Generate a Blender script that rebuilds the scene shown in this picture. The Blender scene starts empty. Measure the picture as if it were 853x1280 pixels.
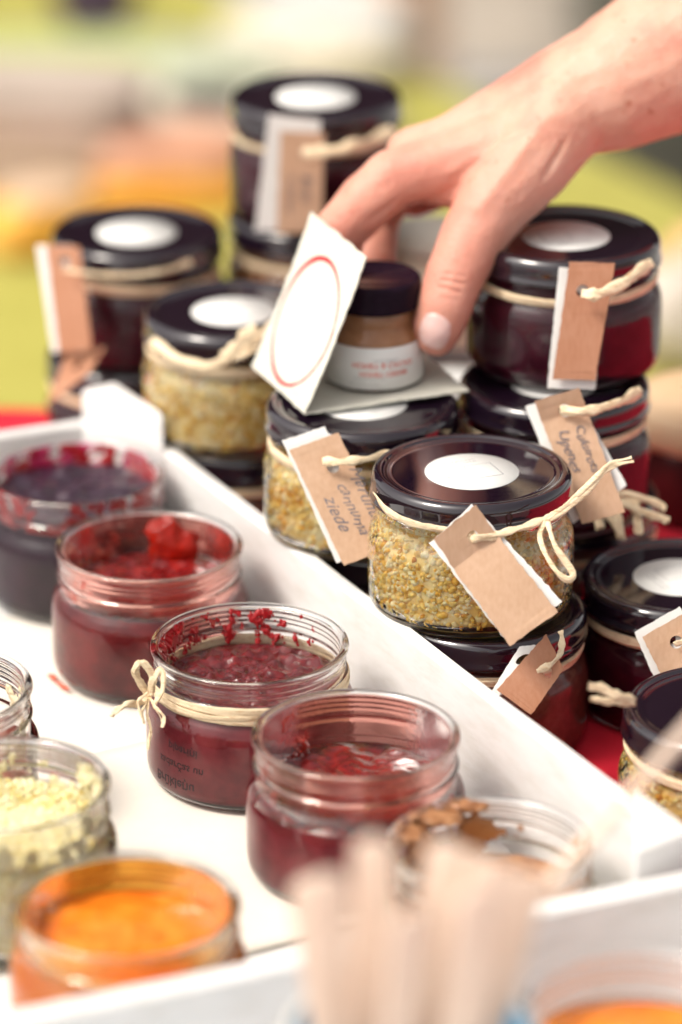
import bpy, bmesh, math, random
from mathutils import Vector, Matrix, noise
from mathutils.geometry import tessellate_polygon
from mathutils.bvhtree import BVHTree
R = math.radians
S = bpy.context.scene
# ------------------------------------------------------------------ camera
cam = bpy.data.cameras.new("camera"); co = bpy.data.objects.new("camera", cam)
S.collection.objects.link(co); S.camera = co
co.location = (0, -1.225, 0.601); co.rotation_euler = (R(90 - 22.9), 0, 0)
cam.sensor_fit = 'VERTICAL'; cam.sensor_height = 36; cam.lens = 135
cam.clip_start = 0.05; cam.clip_end = 200
cam.dof.use_dof = True; cam.dof.focus_distance = 1.303; cam.dof.aperture_fstop = 4.2
# ------------------------------------------------------------------ daylight (open shade, soft sun)
SUN_EL, SUN_AZ = R(56), R(-112)          # azimuth measured from +Y (away from the camera), negative = left
w = bpy.data.worlds.new("World"); S.world = w; w.use_nodes = True
nt = w.node_tree; bg = nt.nodes['Background']
sky = nt.nodes.new('ShaderNodeTexSky'); sky.sky_type = 'NISHITA'; sky.sun_disc = False
sky.sun_elevation = SUN_EL; sky.sun_rotation = SUN_AZ
sky.air_density = 0.6; sky.dust_density = 4.0; sky.ozone_density = 0.4
hs = nt.nodes.new('ShaderNodeHueSaturation'); hs.inputs['Saturation'].default_value = .15   # thin white cloud over the blue
nt.links.new(sky.outputs[0], hs.inputs['Color']); wm = nt.nodes.new('ShaderNodeMix'); wm.data_type = 'RGBA'; wm.blend_type = 'MULTIPLY'; wm.inputs[0].default_value = 1
wm.inputs[7].default_value = (1, .955, .90, 1)
nt.links.new(hs.outputs[0], wm.inputs[6]); nt.links.new(wm.outputs[2], bg.inputs[0]); bg.inputs[1].default_value = 0.15
sl = bpy.data.lights.new("sun", 'SUN'); sl.energy = 1.35; sl.angle = R(15); sl.color = (1, .91, .79)
so = bpy.data.objects.new("sun", sl); S.collection.objects.link(so)
d = Vector((math.sin(SUN_AZ) * math.cos(SUN_EL), math.cos(SUN_AZ) * math.cos(SUN_EL), math.sin(SUN_EL)))
so.rotation_euler = d.to_track_quat('Z', 'Y').to_euler()
S.view_settings.view_transform = 'Standard'; S.view_settings.look = 'None'
S.view_settings.exposure = 0.74; S.view_settings.gamma = 1
S.render.engine = 'CYCLES'
cy = S.cycles
cy.max_bounces = 14; cy.transmission_bounces = 12; cy.glossy_bounces = 5; cy.diffuse_bounces = 4
cy.transparent_max_bounces = 12; cy.caustics_refractive = True; cy.caustics_reflective = False
cy.blur_glossy = 0.6; cy.sample_clamp_indirect = 6; cy.use_denoising = True

# ------------------------------------------------------------------ helpers
MM = 0.001
col = S.collection
class MB:
    """collects geometry in millimetres"""
    def __init__(s): s.v = []; s.f = []; s.m = []
    def add(s, vs, fs, mi=0):
        n = len(s.v); s.v += [tuple(v) for v in vs]; s.f += [tuple(i + n for i in f) for f in fs]; s.m += [mi] * len(fs)
    def mesh(s, name, mats, smooth=True, angle=None):
        me = bpy.data.meshes.new(name)
        me.from_pydata([(a * MM, b * MM, c * MM) for a, b, c in s.v], [], s.f)
        for m in (mats if isinstance(mats, (list, tuple)) else [mats]): me.materials.append(m)
        me.polygons.foreach_set('material_index', s.m)
        me.polygons.foreach_set('use_smooth', [bool(smooth)] * len(me.polygons))
        me.update()
        if angle: me.set_sharp_from_angle(angle=R(angle))
        return me
def obj(name, me, parent=None, loc=None, rz=0):
    o = bpy.data.objects.new(name, me); col.objects.link(o); o.parent = parent
    if loc: o.location = [c * MM for c in loc]
    if rz: o.rotation_euler.z = rz
    return o
def thing(name, label, cat, loc, rz=0, group=None, me=None):
    o = obj(name, me, None, loc, rz); o['label'] = label; o['category'] = cat
    if group: o['group'] = group
    return o
def structure(o): o['kind'] = 'structure'; return o
def lathe(mb, prof, n=72, mi=0, fn=None, close_top=False):
    """prof: (r, z) list; fn(theta, r, z, k) may displace"""
    base = len(mb.v); rings = []
    for k, (r, z) in enumerate(prof):
        if r < 1e-6:
            rings.append([len(mb.v)]); mb.v.append((0, 0, z)); continue
        ids = []
        for i in range(n):
            t = 2 * math.pi * i / n; rr, zz = (r, z) if fn is None else fn(t, r, z, k)
            ids.append(len(mb.v)); mb.v.append((rr * math.cos(t), rr * math.sin(t), zz))
        rings.append(ids)
    for a, b in zip(rings, rings[1:]):
        for i in range(n):
            j = (i + 1) % n
            if len(a) == 1 and len(b) == 1: continue
            if len(a) == 1: f = (a[0], b[j], b[i])
            elif len(b) == 1: f = (a[i], a[j], b[0])
            else: f = (a[i], a[j], b[j], b[i])
            mb.f.append(f); mb.m.append(mi)
def box(mb, c, s, ux=(1, 0), mi=0, taper=0):
    """c centre, s full size, ux = direction of local x in the ground plane"""
    ux = Vector((ux[0], ux[1], 0)).normalized(); uy = Vector((-ux.y, ux.x, 0)); c = Vector(c)
    vs = []
    for z in (-.5, .5):
        for a, b in ((-.5, -.5), (.5, -.5), (.5, .5), (-.5, .5)):
            k = 1 - (taper if z > 0 else 0)
            vs.append(c + ux * a * s[0] * k + uy * b * s[1] * k + Vector((0, 0, z * s[2])))
    mb.add(vs, [(3, 2, 1, 0), (4, 5, 6, 7), (0, 1, 5, 4), (1, 2, 6, 5), (2, 3, 7, 6), (3, 0, 4, 7)], mi)
def bevel(me, w, seg=3):
    bm = bmesh.new(); bm.from_mesh(me)
    bmesh.ops.bevel(bm, geom=bm.edges[:], offset=w * MM, segments=seg, profile=0.5, affect='EDGES', clamp_overlap=True)
    bm.to_mesh(me); bm.free()
    me.polygons.foreach_set('use_smooth', [True] * len(me.polygons)); me.set_sharp_from_angle(angle=R(50))
    return me
def spline(P, n=8):
    P = [Vector(p) for p in P]; Q = [2 * P[0] - P[1]] + P + [2 * P[-1] - P[-2]]; out = []
    for i in range(1, len(Q) - 2):
        a, b, c, d_ = Q[i - 1:i + 3]
        for k in range(n):
            t = k / n
            out.append(.5 * (2 * b + (c - a) * t + (2 * a - 5 * b + 4 * c - d_) * t * t + (3 * b - a - 3 * c + d_) * t ** 3))
    out.append(P[-1]); return out
def ribbon(mb, pts, width, normal, seed=0, th=.07, curl=.12, fray=0, taper=(1, 1)):
    """a thin fibrous strip along pts; normal: fn(point) or vector giving the outward side"""
    rnd = random.Random(seed); n = len(pts); rows = []
    for i, p in enumerate(pts):
        t = (pts[min(i + 1, n - 1)] - pts[max(i - 1, 0)]).normalized()
        nn = (normal(p) if callable(normal) else Vector(normal)); nn = (nn - t * nn.dot(t)).normalized()
        s = t.cross(nn).normalized(); u = i / (n - 1)
        tw = .55 * noise.noise(Vector((seed * 7.3, u * 3.5, 1))); s2 = s * math.cos(tw) + nn * math.sin(tw); n2 = nn * math.cos(tw) - s * math.sin(tw)
        wd = width * (.9 + .7 * noise.noise(Vector((seed * 3.1, u * 6, 0))) + .25 * noise.noise(Vector((seed * 1.7, u * 30, 4)))) * (taper[0] + (taper[1] - taper[0]) * u)
        row = []
        for k in range(5):
            a = k / 4 - .5
            row.append(p + s2 * a * wd + n2 * (-curl * wd * (2 * a) ** 2 * .5 + .35 * noise.noise(Vector((seed, u * 7, k * 2.3)))))
        rows.append((row, n2))
    vs = []; fs = []
    for row, n2 in rows:
        vs += row + [q - n2 * th for q in row]
    for i in range(n - 1):
        o = i * 10
        for k in range(4):
            fs.append((o + k, o + k + 1, o + 11 + k, o + 10 + k)); fs.append((o + 5 + k, o + 15 + k, o + 16 + k, o + 6 + k))
        fs.append((o, o + 10, o + 15, o + 5)); fs.append((o + 4, o + 9, o + 19, o + 14))
    for e in (0, (n - 1) * 10):
        for k in range(4): fs.append((e + k, e + 5 + k, e + 6 + k, e + k + 1))
    mb.add(vs, fs)
def strand(mb, pts, width, normal, seed, count=3, spread=.6, taper=(1, 1)):
    rnd = random.Random(seed)
    for c in range(count):
        off = Vector((rnd.uniform(-1, 1), rnd.uniform(-1, 1), rnd.uniform(-1, 1))) * spread
        q = []
        for i, p in enumerate(pts):
            u = i / (len(pts) - 1)
            q.append(p + off * (.6 + .8 * u) + Vector([noise.noise(Vector((seed + c * 5.1, u * 4, k * 9.))) for k in range(3)]) * spread * .8)
        ribbon(mb, q, width * rnd.uniform(.7, 1.15), normal, seed * 13 + c, taper=taper)
    # loose hair-thin fibres that split off
    for c in range(count + 1):
        i0 = rnd.randint(0, max(0, len(pts) - 9)); seg = pts[i0:i0 + rnd.randint(7, 14)]
        if len(seg) < 4: continue
        dv = Vector((rnd.uniform(-1, 1), rnd.uniform(-1, .2), rnd.uniform(-1, 1))) * spread * 2.2
        ribbon(mb, [p + dv * (k / len(seg)) ** 1.6 for k, p in enumerate(seg)], .32, normal, seed * 17 + c, th=.05)

# ------------------------------------------------------------------ materials
def mat(name):
    m = bpy.data.materials.new(name); m.use_nodes = True
    return m, m.node_tree, m.node_tree.nodes['Principled BSDF']
def N(nt, t, **k):
    n = nt.nodes.new(t)
    for a, b in k.items():
        if a in n.inputs: n.inputs[a].default_value = b
        else: setattr(n, a, b)
    return n
def coords(nt, scale=1.0, obj_space=True, sc3=None):
    tc = N(nt, 'ShaderNodeTexCoord'); mp = N(nt, 'ShaderNodeMapping')
    mp.inputs['Scale'].default_value = sc3 or (scale,) * 3
    nt.links.new(tc.outputs['Object'], mp.inputs[0]); return mp.outputs[0]
def ramp(nt, src, stops):
    r = N(nt, 'ShaderNodeValToRGB'); e = r.color_ramp.elements
    while len(e) < len(stops): e.new(.5)
    for i, (p, c) in enumerate(stops): e[i].position = p; e[i].color = (*c, 1)
    nt.links.new(src, r.inputs[0]); return r.outputs[0]
def bump(nt, b, src, strength, dist):
    n = N(nt, 'ShaderNodeBump'); n.inputs['Strength'].default_value = strength; n.inputs['Distance'].default_value = dist * MM
    nt.links.new(src, n.inputs['Height']); nt.links.new(n.outputs[0], b.inputs['Normal']); return n
def noisy(name, c1, c2, scale, rough=.6, bs=.3, bd=.3, detail=6, spec=.5, sc3=None, coat=0, sss=0, third=None):
    m, nt, b = mat(name); v = coords(nt, scale, sc3=sc3)
    t = N(nt, 'ShaderNodeTexNoise', Scale=1.0, Detail=detail, Roughness=.65); nt.links.new(v, t.inputs['Vector'])
    st = [(.32, c1), (.68, c2)] if third is None else [(.3, c1), (.52, c2), (.7, third)]
    nt.links.new(ramp(nt, t.outputs[0], st), b.inputs['Base Color'])
    b.inputs['Roughness'].default_value = rough; b.inputs['Specular IOR Level'].default_value = spec
    b.inputs['Coat Weight'].default_value = coat; b.inputs['Coat Roughness'].default_value = .08
    if sss:
        b.inputs['Subsurface Weight'].default_value = sss; b.inputs['Subsurface Radius'].default_value = (1, .5, .3); b.inputs['Subsurface Scale'].default_value = 2 * MM
    bump(nt, b, t.outputs[0], bs, bd); return m
def glass_mat():
    m, nt, b = mat('clear_glass')
    b.inputs['Base Color'].default_value = (1, 1, 1, 1); b.inputs['Transmission Weight'].default_value = 1
    b.inputs['Roughness'].default_value = .012; b.inputs['IOR'].default_value = 1.48
    v = coords(nt, 60); t = N(nt, 'ShaderNodeTexNoise', Scale=1.0, Detail=1); nt.links.new(v, t.inputs['Vector']); bump(nt, b, t.outputs[0], .12, .6)
    return m
GLASS = glass_mat()
def lid_mat():
    m, nt, b = mat('black_lacquered_metal')
    b.inputs['Base Color'].default_value = (.010, .0045, .011, 1); b.inputs['Roughness'].default_value = .16
    b.inputs['Specular IOR Level'].default_value = .55; b.inputs['Coat Weight'].default_value = .8; b.inputs['Coat Roughness'].default_value = .03; b.inputs['Coat IOR'].default_value = 1.6
    v = coords(nt, 900); t = N(nt, 'ShaderNodeTexNoise', Scale=1.0, Detail=3); nt.links.new(v, t.inputs['Vector'])
    mr = N(nt, 'ShaderNodeMapRange'); mr.inputs[1].default_value = .35; mr.inputs[2].default_value = .75; mr.inputs[3].default_value = .05; mr.inputs[4].default_value = .13
    nt.links.new(t.outputs[0], mr.inputs[0]); nt.links.new(mr.outputs[0], b.inputs['Roughness'])
    v2 = coords(nt, 2600); vo = N(nt, 'ShaderNodeTexNoise', Scale=.35, Detail=1); nt.links.new(v2, vo.inputs['Vector'])
    nt.links.new(ramp(nt, vo.outputs[0], [(0, (.010, .0045, .011)), (.80, (.010, .0045, .011)), (.86, (.25, .22, .22))]), b.inputs['Base Color'])
    return m
LID = lid_mat()
SPREAD = noisy('amber_spread', (.56, .24, .10), (.68, .34, .17), 120, rough=.5, spec=.2)
CAP = noisy('black_plastic', (.012, .006, .012), (.018, .009, .018), 300, rough=.12, bs=.02, bd=.1, spec=.05)
WHITE = noisy('white_paper', (.74, .74, .72), (.79, .79, .77), 120, rough=.75, bs=.15, bd=.15, spec=.3)
CARD = noisy('cream_card', (.62, .61, .53), (.67, .66, .59), 160, rough=.85, bs=.3, bd=.2, spec=.2)
LINER = noisy('ivory_paper', (.80, .75, .67), (.84, .80, .73), 30, rough=.8, bs=.3, bd=.3, spec=.2)
INK = noisy('grey_ink', (.12, .11, .13), (.2, .18, .2), 300, rough=.7)
FAINT = noisy('faint_grey_ink', (.25, .25, .27), (.36, .36, .37), 300, rough=.7)
REDINK = noisy('red_ink', (.55, .008, .015), (.66, .02, .03), 250, rough=.6)
PALERED = noisy('pale_red_ink', (.62, .08, .04), (.7, .16, .10), 250, rough=.7)
def kraft(name, a, b_):
    m, nt, b = mat(name); v = coords(nt, sc3=(700, 700, 120))
    t = N(nt, 'ShaderNodeTexNoise', Scale=1.0, Detail=5); nt.links.new(v, t.inputs['Vector'])
    v2 = coords(nt, 60); t2 = N(nt, 'ShaderNodeTexNoise', Scale=1.0, Detail=4); nt.links.new(v2, t2.inputs['Vector'])
    mx = N(nt, 'ShaderNodeMix', data_type='RGBA', blend_type='MIX')
    mx.inputs[0].default_value = .5
    nt.links.new(ramp(nt, t.outputs[0], [(.3, a), (.7, b_)]), mx.inputs[6]); nt.links.new(ramp(nt, t2.outputs[0], [(.3, a), (.7, b_)]), mx.inputs[7])
    nt.links.new(mx.outputs[2], b.inputs['Base Color']); b.inputs['Roughness'].default_value = .8; b.inputs['Specular IOR Level'].default_value = .25
    bump(nt, b, t.outputs[0], .25, .15); return m
KRAFT = kraft('kraft_card', (.50, .315, .20), (.61, .41, .285))
KRAFT_D = kraft('brown_kraft_card', (.40, .18, .10), (.50, .26, .165))
RAFFIA = noisy('raffia_fibre', (.60, .38, .19), (.90, .76, .54), 1, rough=.6, bs=.7, bd=.25, sc3=(260, 260, 1700), third=(.82, .60, .36), spec=.25)
WOODW = noisy('white_painted_wood', (.72, .70, .67), (.80, .79, .78), 1, rough=.5, bs=.45, bd=.5, sc3=(45, 45, 160), spec=.35, third=(.84, .83, .82))
WOODS = noisy('pale_birch_wood', (.70, .50, .38), (.86, .70, .58), 1, rough=.6, bs=.3, bd=.3, sc3=(500, 500, 25), third=(.80, .62, .49))
def cloth(name, c1, c2):
    m, nt, b = mat(name); v = coords(nt, 1)
    wx = N(nt, 'ShaderNodeTexWave', Scale=900, Distortion=1.5, Detail=2); wx.bands_direction = 'X'
    wy = N(nt, 'ShaderNodeTexWave', Scale=900, Distortion=1.5, Detail=2); wy.bands_direction = 'Y'
    for q in (wx, wy): nt.links.new(v, q.inputs['Vector'])
    ad = N(nt, 'ShaderNodeMath', operation='ADD'); nt.links.new(wx.outputs['Fac'], ad.inputs[0]); nt.links.new(wy.outputs['Fac'], ad.inputs[1])
    v2 = coords(nt, 25); t = N(nt, 'ShaderNodeTexNoise', Scale=1.0, Detail=6); nt.links.new(v2, t.inputs['Vector'])
    nt.links.new(ramp(nt, t.outputs[0], [(.3, c1), (.7, c2)]), b.inputs['Base Color'])
    b.inputs['Roughness'].default_value = .9; b.inputs['Sheen Weight'].default_value = .05; b.inputs['Specular IOR Level'].default_value = .15
    bump(nt, b, ad.outputs[0], .25, .25); return m
REDCLOTH = cloth('red_cloth', (.66, .010, .030), (.80, .022, .050))
LIMECLOTH = cloth('lime_cloth', (.36, .335, .07), (.44, .41, .10))

def jam(name, c1, c2, c3=None, rough=.34, scale=260, bs=.5, bd=.6, coat=.15, spec=.5):
    return noisy(name, c1, c2, scale, rough=rough, bs=bs, bd=bd, detail=5, coat=coat, third=c3, spec=spec)
PURPLE = jam('dark_purple_jam', (.026, .003, .010), (.060, .005, .016), (.085, .008, .022), bs=.15, bd=.3, scale=90, coat=0, spec=.12)
PLUM = jam('plum_black_jam', (.012, .006, .014), (.03, .010, .026), (.05, .02, .04), scale=200)
REDJAM = jam('dark_red_jam', (.06, .003, .004), (.15, .006, .007), (.26, .014, .010), rough=.16, coat=.4)
CRIMSON = jam('crimson_beet_jam', (.035, .004, .006), (.11, .007, .010), (.20, .010, .012), scale=240, bs=.7, rough=.16, coat=.4)
ORANGE = jam('orange_preserve', (.74, .14, .006), (.82, .21, .012), (.86, .30, .03), scale=90, bs=.25, rough=.25)
BROWN = jam('brown_chutney', (.24, .09, .035), (.38, .17, .07), (.50, .27, .13), scale=200)
ROSE = jam('brown_rose_jam', (.12, .03, .02), (.2, .05, .035), (.28, .09, .06), scale=150)
def body_tint(name, c1, c2, scale=120): return noisy(name, c1, c2, scale, rough=.5, bs=.25, bd=.3, detail=4, spec=.12)
CRIMSON_B = body_tint('pressed_crimson_jam', (.13, .010, .018), (.32, .045, .055), 45)
RED_B = body_tint('pressed_red_jam', (.08, .005, .008), (.24, .022, .024), 60)
PLUM_B = body_tint('pressed_plum_jam', (.016, .004, .014), (.040, .010, .026), 60)
GRAIN = None
def grain_mat(name, cols):
    m, nt, b = mat(name); g = N(nt, 'ShaderNodeNewGeometry')
    v = coords(nt, 380); t = N(nt, 'ShaderNodeTexNoise', Scale=1.0, Detail=4); nt.links.new(v, t.inputs['Vector'])
    v3 = coords(nt, 70); t3 = N(nt, 'ShaderNodeTexNoise', Scale=1.0, Detail=2); nt.links.new(v3, t3.inputs['Vector'])
    a = N(nt, 'ShaderNodeMath', operation='MULTIPLY_ADD'); a.inputs[1].default_value = .55; nt.links.new(g.outputs['Random Per Island'], a.inputs[0])
    s = N(nt, 'ShaderNodeMath', operation='MULTIPLY'); s.inputs[1].default_value = .25; nt.links.new(t.outputs[0], s.inputs[0]); 
    s3 = N(nt, 'ShaderNodeMath', operation='MULTIPLY_ADD'); s3.inputs[1].default_value = .55; nt.links.new(t3.outputs[0], s3.inputs[0]); nt.links.new(s.outputs[0], s3.inputs[2])
    nt.links.new(s3.outputs[0], a.inputs[2])
    nt.links.new(ramp(nt, a.outputs[0], cols), b.inputs['Base Color'])
    b.inputs['Roughness'].default_value = .4; b.inputs['Specular IOR Level'].default_value = .2; b.inputs['Subsurface Weight'].default_value = .25; b.inputs['Subsurface Radius'].default_value = (1, .7, .3); b.inputs['Subsurface Scale'].default_value = 1 * MM
    bump(nt, b, t.outputs[0], .4, .4); return m
GRAIN = grain_mat('mustard_yellow_grains', [(.25, (.22, .08, .01)), (.36, (.62, .26, .025)), (.50, (.84, .48, .075)), (.66, (.92, .65, .19)), (.88, (.95, .82, .48))])
PALEGRAIN = grain_mat('pale_yellow_grains', [(.25, (.56, .40, .10)), (.42, (.72, .57, .20)), (.6, (.80, .70, .36)), (.85, (.86, .80, .56))])
def film_mat(name, c, rough=.15, tr=.6):
    m, nt, b = mat(name); b.inputs['Base Color'].default_value = (*c, 1); b.inputs['Roughness'].default_value = rough
    b.inputs['Transmission Weight'].default_value = tr; b.inputs['IOR'].default_value = 1.36
    v = coords(nt, 500); t = N(nt, 'ShaderNodeTexNoise', Scale=1.0, Detail=4); nt.links.new(v, t.inputs['Vector']); bump(nt, b, t.outputs[0], .5, .4)
    return m
SM_CRIM = film_mat('crimson_smear', (.50, .015, .02), tr=.45)
SM_RED = film_mat('red_smear', (.80, .10, .06), tr=.8)
SM_FILM = film_mat('pinkish_film', (.86, .42, .36), tr=.97)
SM_PINK = film_mat('magenta_smear', (.78, .03, .16), tr=.75)
SM_ORNG = film_mat('orange_smear', (1, .56, .10), tr=.95)
SM_BRWN = film_mat('brown_smear', (.46, .20, .07), tr=.2)
SM_PALE = film_mat('pale_smear', (.85, .78, .5), tr=.3)

# ------------------------------------------------------------------ jar meshes (mm, base at z 0)
def jar_glass_mesh():
    out = [(0, .9), (24, .8), (29, .5), (31, 0), (33, .3), (34.6, 1.8), (35.5, 4), (35.8, 7), (35.8, 12), (35.8, 18), (35.8, 24), (35.5, 27), (34.9, 28.9), (33.8, 30.6), (32.9, 31.7), (32.3, 33), (32.2, 34.6)]
    neck = []
    z = 35.2
    while z < 45.8:
        r = 32.3 + 1.3 * math.exp(-((z - 37.4) / .85) ** 2)
        neck.append((r, z)); z += .35
    top = [(32.8, 45.9), (33.6, 46.3), (33.9, 46.9), (33.7, 47.5), (33.0, 47.9), (32.0, 47.9), (31.2, 47.4), (30.9, 46.6)]
    inn = [(30.9, 44), (30.9, 40), (30.9, 36), (31.0, 33.5), (31.8, 31.8), (33, 29.8), (33.7, 27.6), (33.9, 25), (33.9, 15), (33.9, 7), (33.3, 4.6), (31.6, 3.2), (28, 2.9), (0, 3.1)]
    def fn(t, r, z, k):
        if 39 < z < 45.6 and r > 32:
            for j in range(3):
                zc = 40.6 + 1.75 * ((t / (2 * math.pi) * 1.0 + j * 1.0)) 
                r += .62 * math.exp(-((z - zc) / .5) ** 2) * (1 if j < 2 or t < 3 else 0)
        return r, z
    mb = MB(); lathe(mb, out + neck + top + inn, 112, fn=fn)
    return mb.mesh('jar_glass', GLASS)
INN = [(31.6, 2.6), (33.4, 4.1), (34.25, 6.6), (34.35, 12), (34.35, 18), (34.35, 24.8), (34.1, 27.4), (33.3, 29.9), (32.1, 31.9), (31.3, 33.6), (31.2, 36), (31.2, 44)]
def inner_r(z):
    for (r0, z0), (r1, z1) in zip(INN, INN[1:]):
        if z <= z1: return r0 + (r1 - r0) * max(0, (z - z0) / (z1 - z0))
    return 31.2
def fill_mesh(name, mside, mtop, h, lump=1.2, seed=0, freq=.09, inset=0, slope=0, gaps=.0):
    """contents following the inner wall to height h, with an uneven top"""
    mb = MB(); n = 120
    prof = [(0, 2.4), (26, 2.4)] + [(r - inset, z) for r, z in INN if z < h - 1.0]
    rt = inner_r(h) - inset
    def side(t, r, z, k):
        q = noise.noise(Vector((math.cos(t) * 2.2, math.sin(t) * 2.2, z * .12 + seed)))
        return r - gaps * max(0, q) * 2, z
    lathe(mb, prof + [(rt, h - .8)], n, 0, fn=side)
    def top(t, r, z, k):
        x, y = r * math.cos(t), r * math.sin(t)
        q = noise.fractal(Vector((x * freq, y * freq, seed)), 1.0, 2.0, 5)
        edge = min(1, (rt - r) / 5 + .25)
        return r, h - .8 + slope * x / 30 + (q * lump * 1.6 + lump * .4) * edge
    rows = [(rt * (1 - k / 34), h) for k in range(34)] + [(0, h - .8 + lump * .3)]
    lathe(mb, rows, n, 1, fn=top)
    return mb.mesh(name, [mside, mtop])
ICO = None
def ico():
    global ICO
    if ICO is None:
        bm = bmesh.new(); bmesh.ops.create_icosphere(bm, subdivisions=1, radius=1)
        ICO = ([v.co.copy() for v in bm.verts], [tuple(v.index for v in f.verts) for f in bm.faces]); bm.free()
    return ICO
def grain_mesh(name, m, h, count, seed, top=False, smin=.7, smax=1.9, inset=1.4):
    rnd = random.Random(seed); mb = MB()
    prof = [(0, 2.6)] + [(r - inset, z) for r, z in INN if z < h - 1]
    def dsp(t, r, z, k):
        q = noise.noise(Vector((math.cos(t) * 9, math.sin(t) * 9, z * .35 + seed))); return r + q * .7, z + q * .4
    lathe(mb, prof + [(inner_r(h) - inset, h), (0, h + .4)], 64, 0, fn=dsp)
    vs, fs = ico()
    for i in range(count):
        t = rnd.uniform(0, 2 * math.pi)
        if top and rnd.random() < .45:
            r = math.sqrt(rnd.random()) * (inner_r(h) - 1.5); z = h + rnd.uniform(-.3, .9) + 2.2 * noise.noise(Vector((r * math.cos(t) * .08, r * math.sin(t) * .08, seed)))
            s = rnd.uniform(smin, smax)
        else:
            z = rnd.uniform(4.5, h); s = rnd.uniform(smin, smax); r = inner_r(z) - s * .62 - rnd.uniform(.05, .8)
        M = Matrix.Rotation(rnd.uniform(0, 6.3), 3, 'X') @ Matrix.Rotation(rnd.uniform(0, 6.3), 3, 'Z')
        sc = Vector((s, s * rnd.uniform(.55, 1), s * rnd.uniform(.4, .9)))
        flat = []
        for v in vs:
            q = M @ Vector((v.x * sc.x, v.y * sc.y, v.z * sc.z)) * (1 + .25 * noise.noise(v * 2 + Vector((i, 0, 0))))
            p = Vector((r * math.cos(t), r * math.sin(t), z)) + q
            lim = inner_r(p.z) - .02; rr = math.hypot(p.x, p.y)
            if rr > lim: p.x *= lim / rr; p.y *= lim / rr
            flat.append(p)
        mb.add(flat, fs)
    return mb.mesh(name, m)
def lid_mesh():
    p = [(34.2, 40.6), (34.9, 40.1), (35.35, 40.6), (35.3, 41.5), (34.85, 42.1), (34.85, 44), (34.85, 46.2), (34.75, 47.3), (34.3, 48.5), (33.5, 49.4), (32.6, 49.8), (31.7, 49.8), (31.0, 49.5), (30.5, 49.0), (30.1, 48.9), (29.5, 49.05), (28.9, 48.85), (28.3, 48.55), (27, 48.5), (18, 48.55), (0, 48.6)]
    i = [(0, 48.0), (30, 48.0), (33.6, 47.6), (34.2, 45), (34.2, 40.6)]
    mb = MB(); lathe(mb, p + i, 128); return mb.mesh('lid', LID)
def arc_strip(mb, c, r0, r1, a0, a1, z, n, mi, wob=0, seed=0):
    vs = []; fs = []
    for i in range(n + 1):
        t = a0 + (a1 - a0) * i / n; e = wob * noise.noise(Vector((i * .4, seed, 0)))
        for r in (r0 - e, r1 + e): vs.append((c[0] + r * math.cos(t), c[1] + r * math.sin(t), z))
    for i in range(n): fs.append((2 * i, 2 * i + 1, 2 * i + 3, 2 * i + 2))
    mb.add(vs, fs, mi)
def label_mesh():
    mb = MB(); lathe(mb, [(16.25, 48.56), (16.25, 48.72), (0, 48.76)], 80, 0)
    z = 48.80
    def line(x0, y0, x1, y1, wd):
        dx, dy = x1 - x0, y1 - y0; l = math.hypot(dx, dy); nx, ny = -dy / l * wd / 2, dx / l * wd / 2
        mb.add([(x0 + nx, y0 + ny, z), (x0 - nx, y0 - ny, z), (x1 - nx, y1 - ny, z), (x1 + nx, y1 + ny, z)], [(0, 1, 2, 3)], 1)
    line(-1, -6.5, 9, -6.5, .35); line(9, -6.5, 9, 5, .35); line(9, 5, -1, 5, .25); line(-1, 5, -1, -6.5, .2)
    rnd = random.Random(4)
    for row, y in enumerate((9.5, 7.6)):
        x = -7
        while x < 6:
            wv = rnd.uniform(.5, 1.1); line(x, y, x + rnd.uniform(-.3, .3), y + rnd.uniform(.7, 1.3), .16); line(x, y, x + wv, y + rnd.uniform(-.2, .7), .16); x += wv + .35
    for x, y in ((-11, -3), (-11.6, -1.6), (-10.2, -2.2)): line(x, y, x + 1.5, y + .6, .3)
    return mb.mesh('label', [WHITE, FAINT])
def smear_mesh(name, m, seed, z0, z1, thr, thick, freq=.25, a0=0, a1=2 * math.pi, low=1.0, base=31.25):
    """jam stuck to the inner wall where the noise is above thr; low<1 keeps more of it near the bottom"""
    mb = MB(); na = 340; nz = 46; P = {}
    def hgt(i, k):
        t = a0 + (a1 - a0) * i / na; z = z0 + (z1 - z0) * k / nz; u = k / nz
        q = noise.fractal(Vector((math.cos(t) * base * freq, math.sin(t) * base * freq, z * freq * .8 + seed * 5.7)), .8, 2.1, 5)
        e = min(1, 3.5 * min(i, na - i) / na + (0 if a1 - a0 < 6.2 else 1))
        return (q - thr - low * (u - .3) * .6) * e - (1 - e) * .4
    for k in range(nz):
        for i in range(na):
            hs = [hgt(i, k), hgt(i + 1, k), hgt(i + 1, k + 1), hgt(i, k + 1)]
            if max(hs) <= 0: continue
            ids = []
            for (ii, kk), h_ in zip(((i, k), (i + 1, k), (i + 1, k + 1), (i, k + 1)), hs):
                if (ii, kk) not in P:
                    t = a0 + (a1 - a0) * ii / na; z = z0 + (z1 - z0) * kk / nz
                    th = max(0, min(1, h_ * 5)) ** .6 * thick; r = base - .38 - th
                    P[(ii, kk)] = len(mb.v); mb.v.append((r * math.cos(t), r * math.sin(t), z - th * .5))
                    mb.v.append(((base + .0) * math.cos(t), (base + .0) * math.sin(t), z))
                ids.append(P[(ii, kk)])
            mb.f.append(tuple(ids)); mb.m.append(0)
            mb.f.append(tuple(q + 1 for q in reversed(ids))); mb.m.append(0)
    return mb.mesh(name, m)

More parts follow.
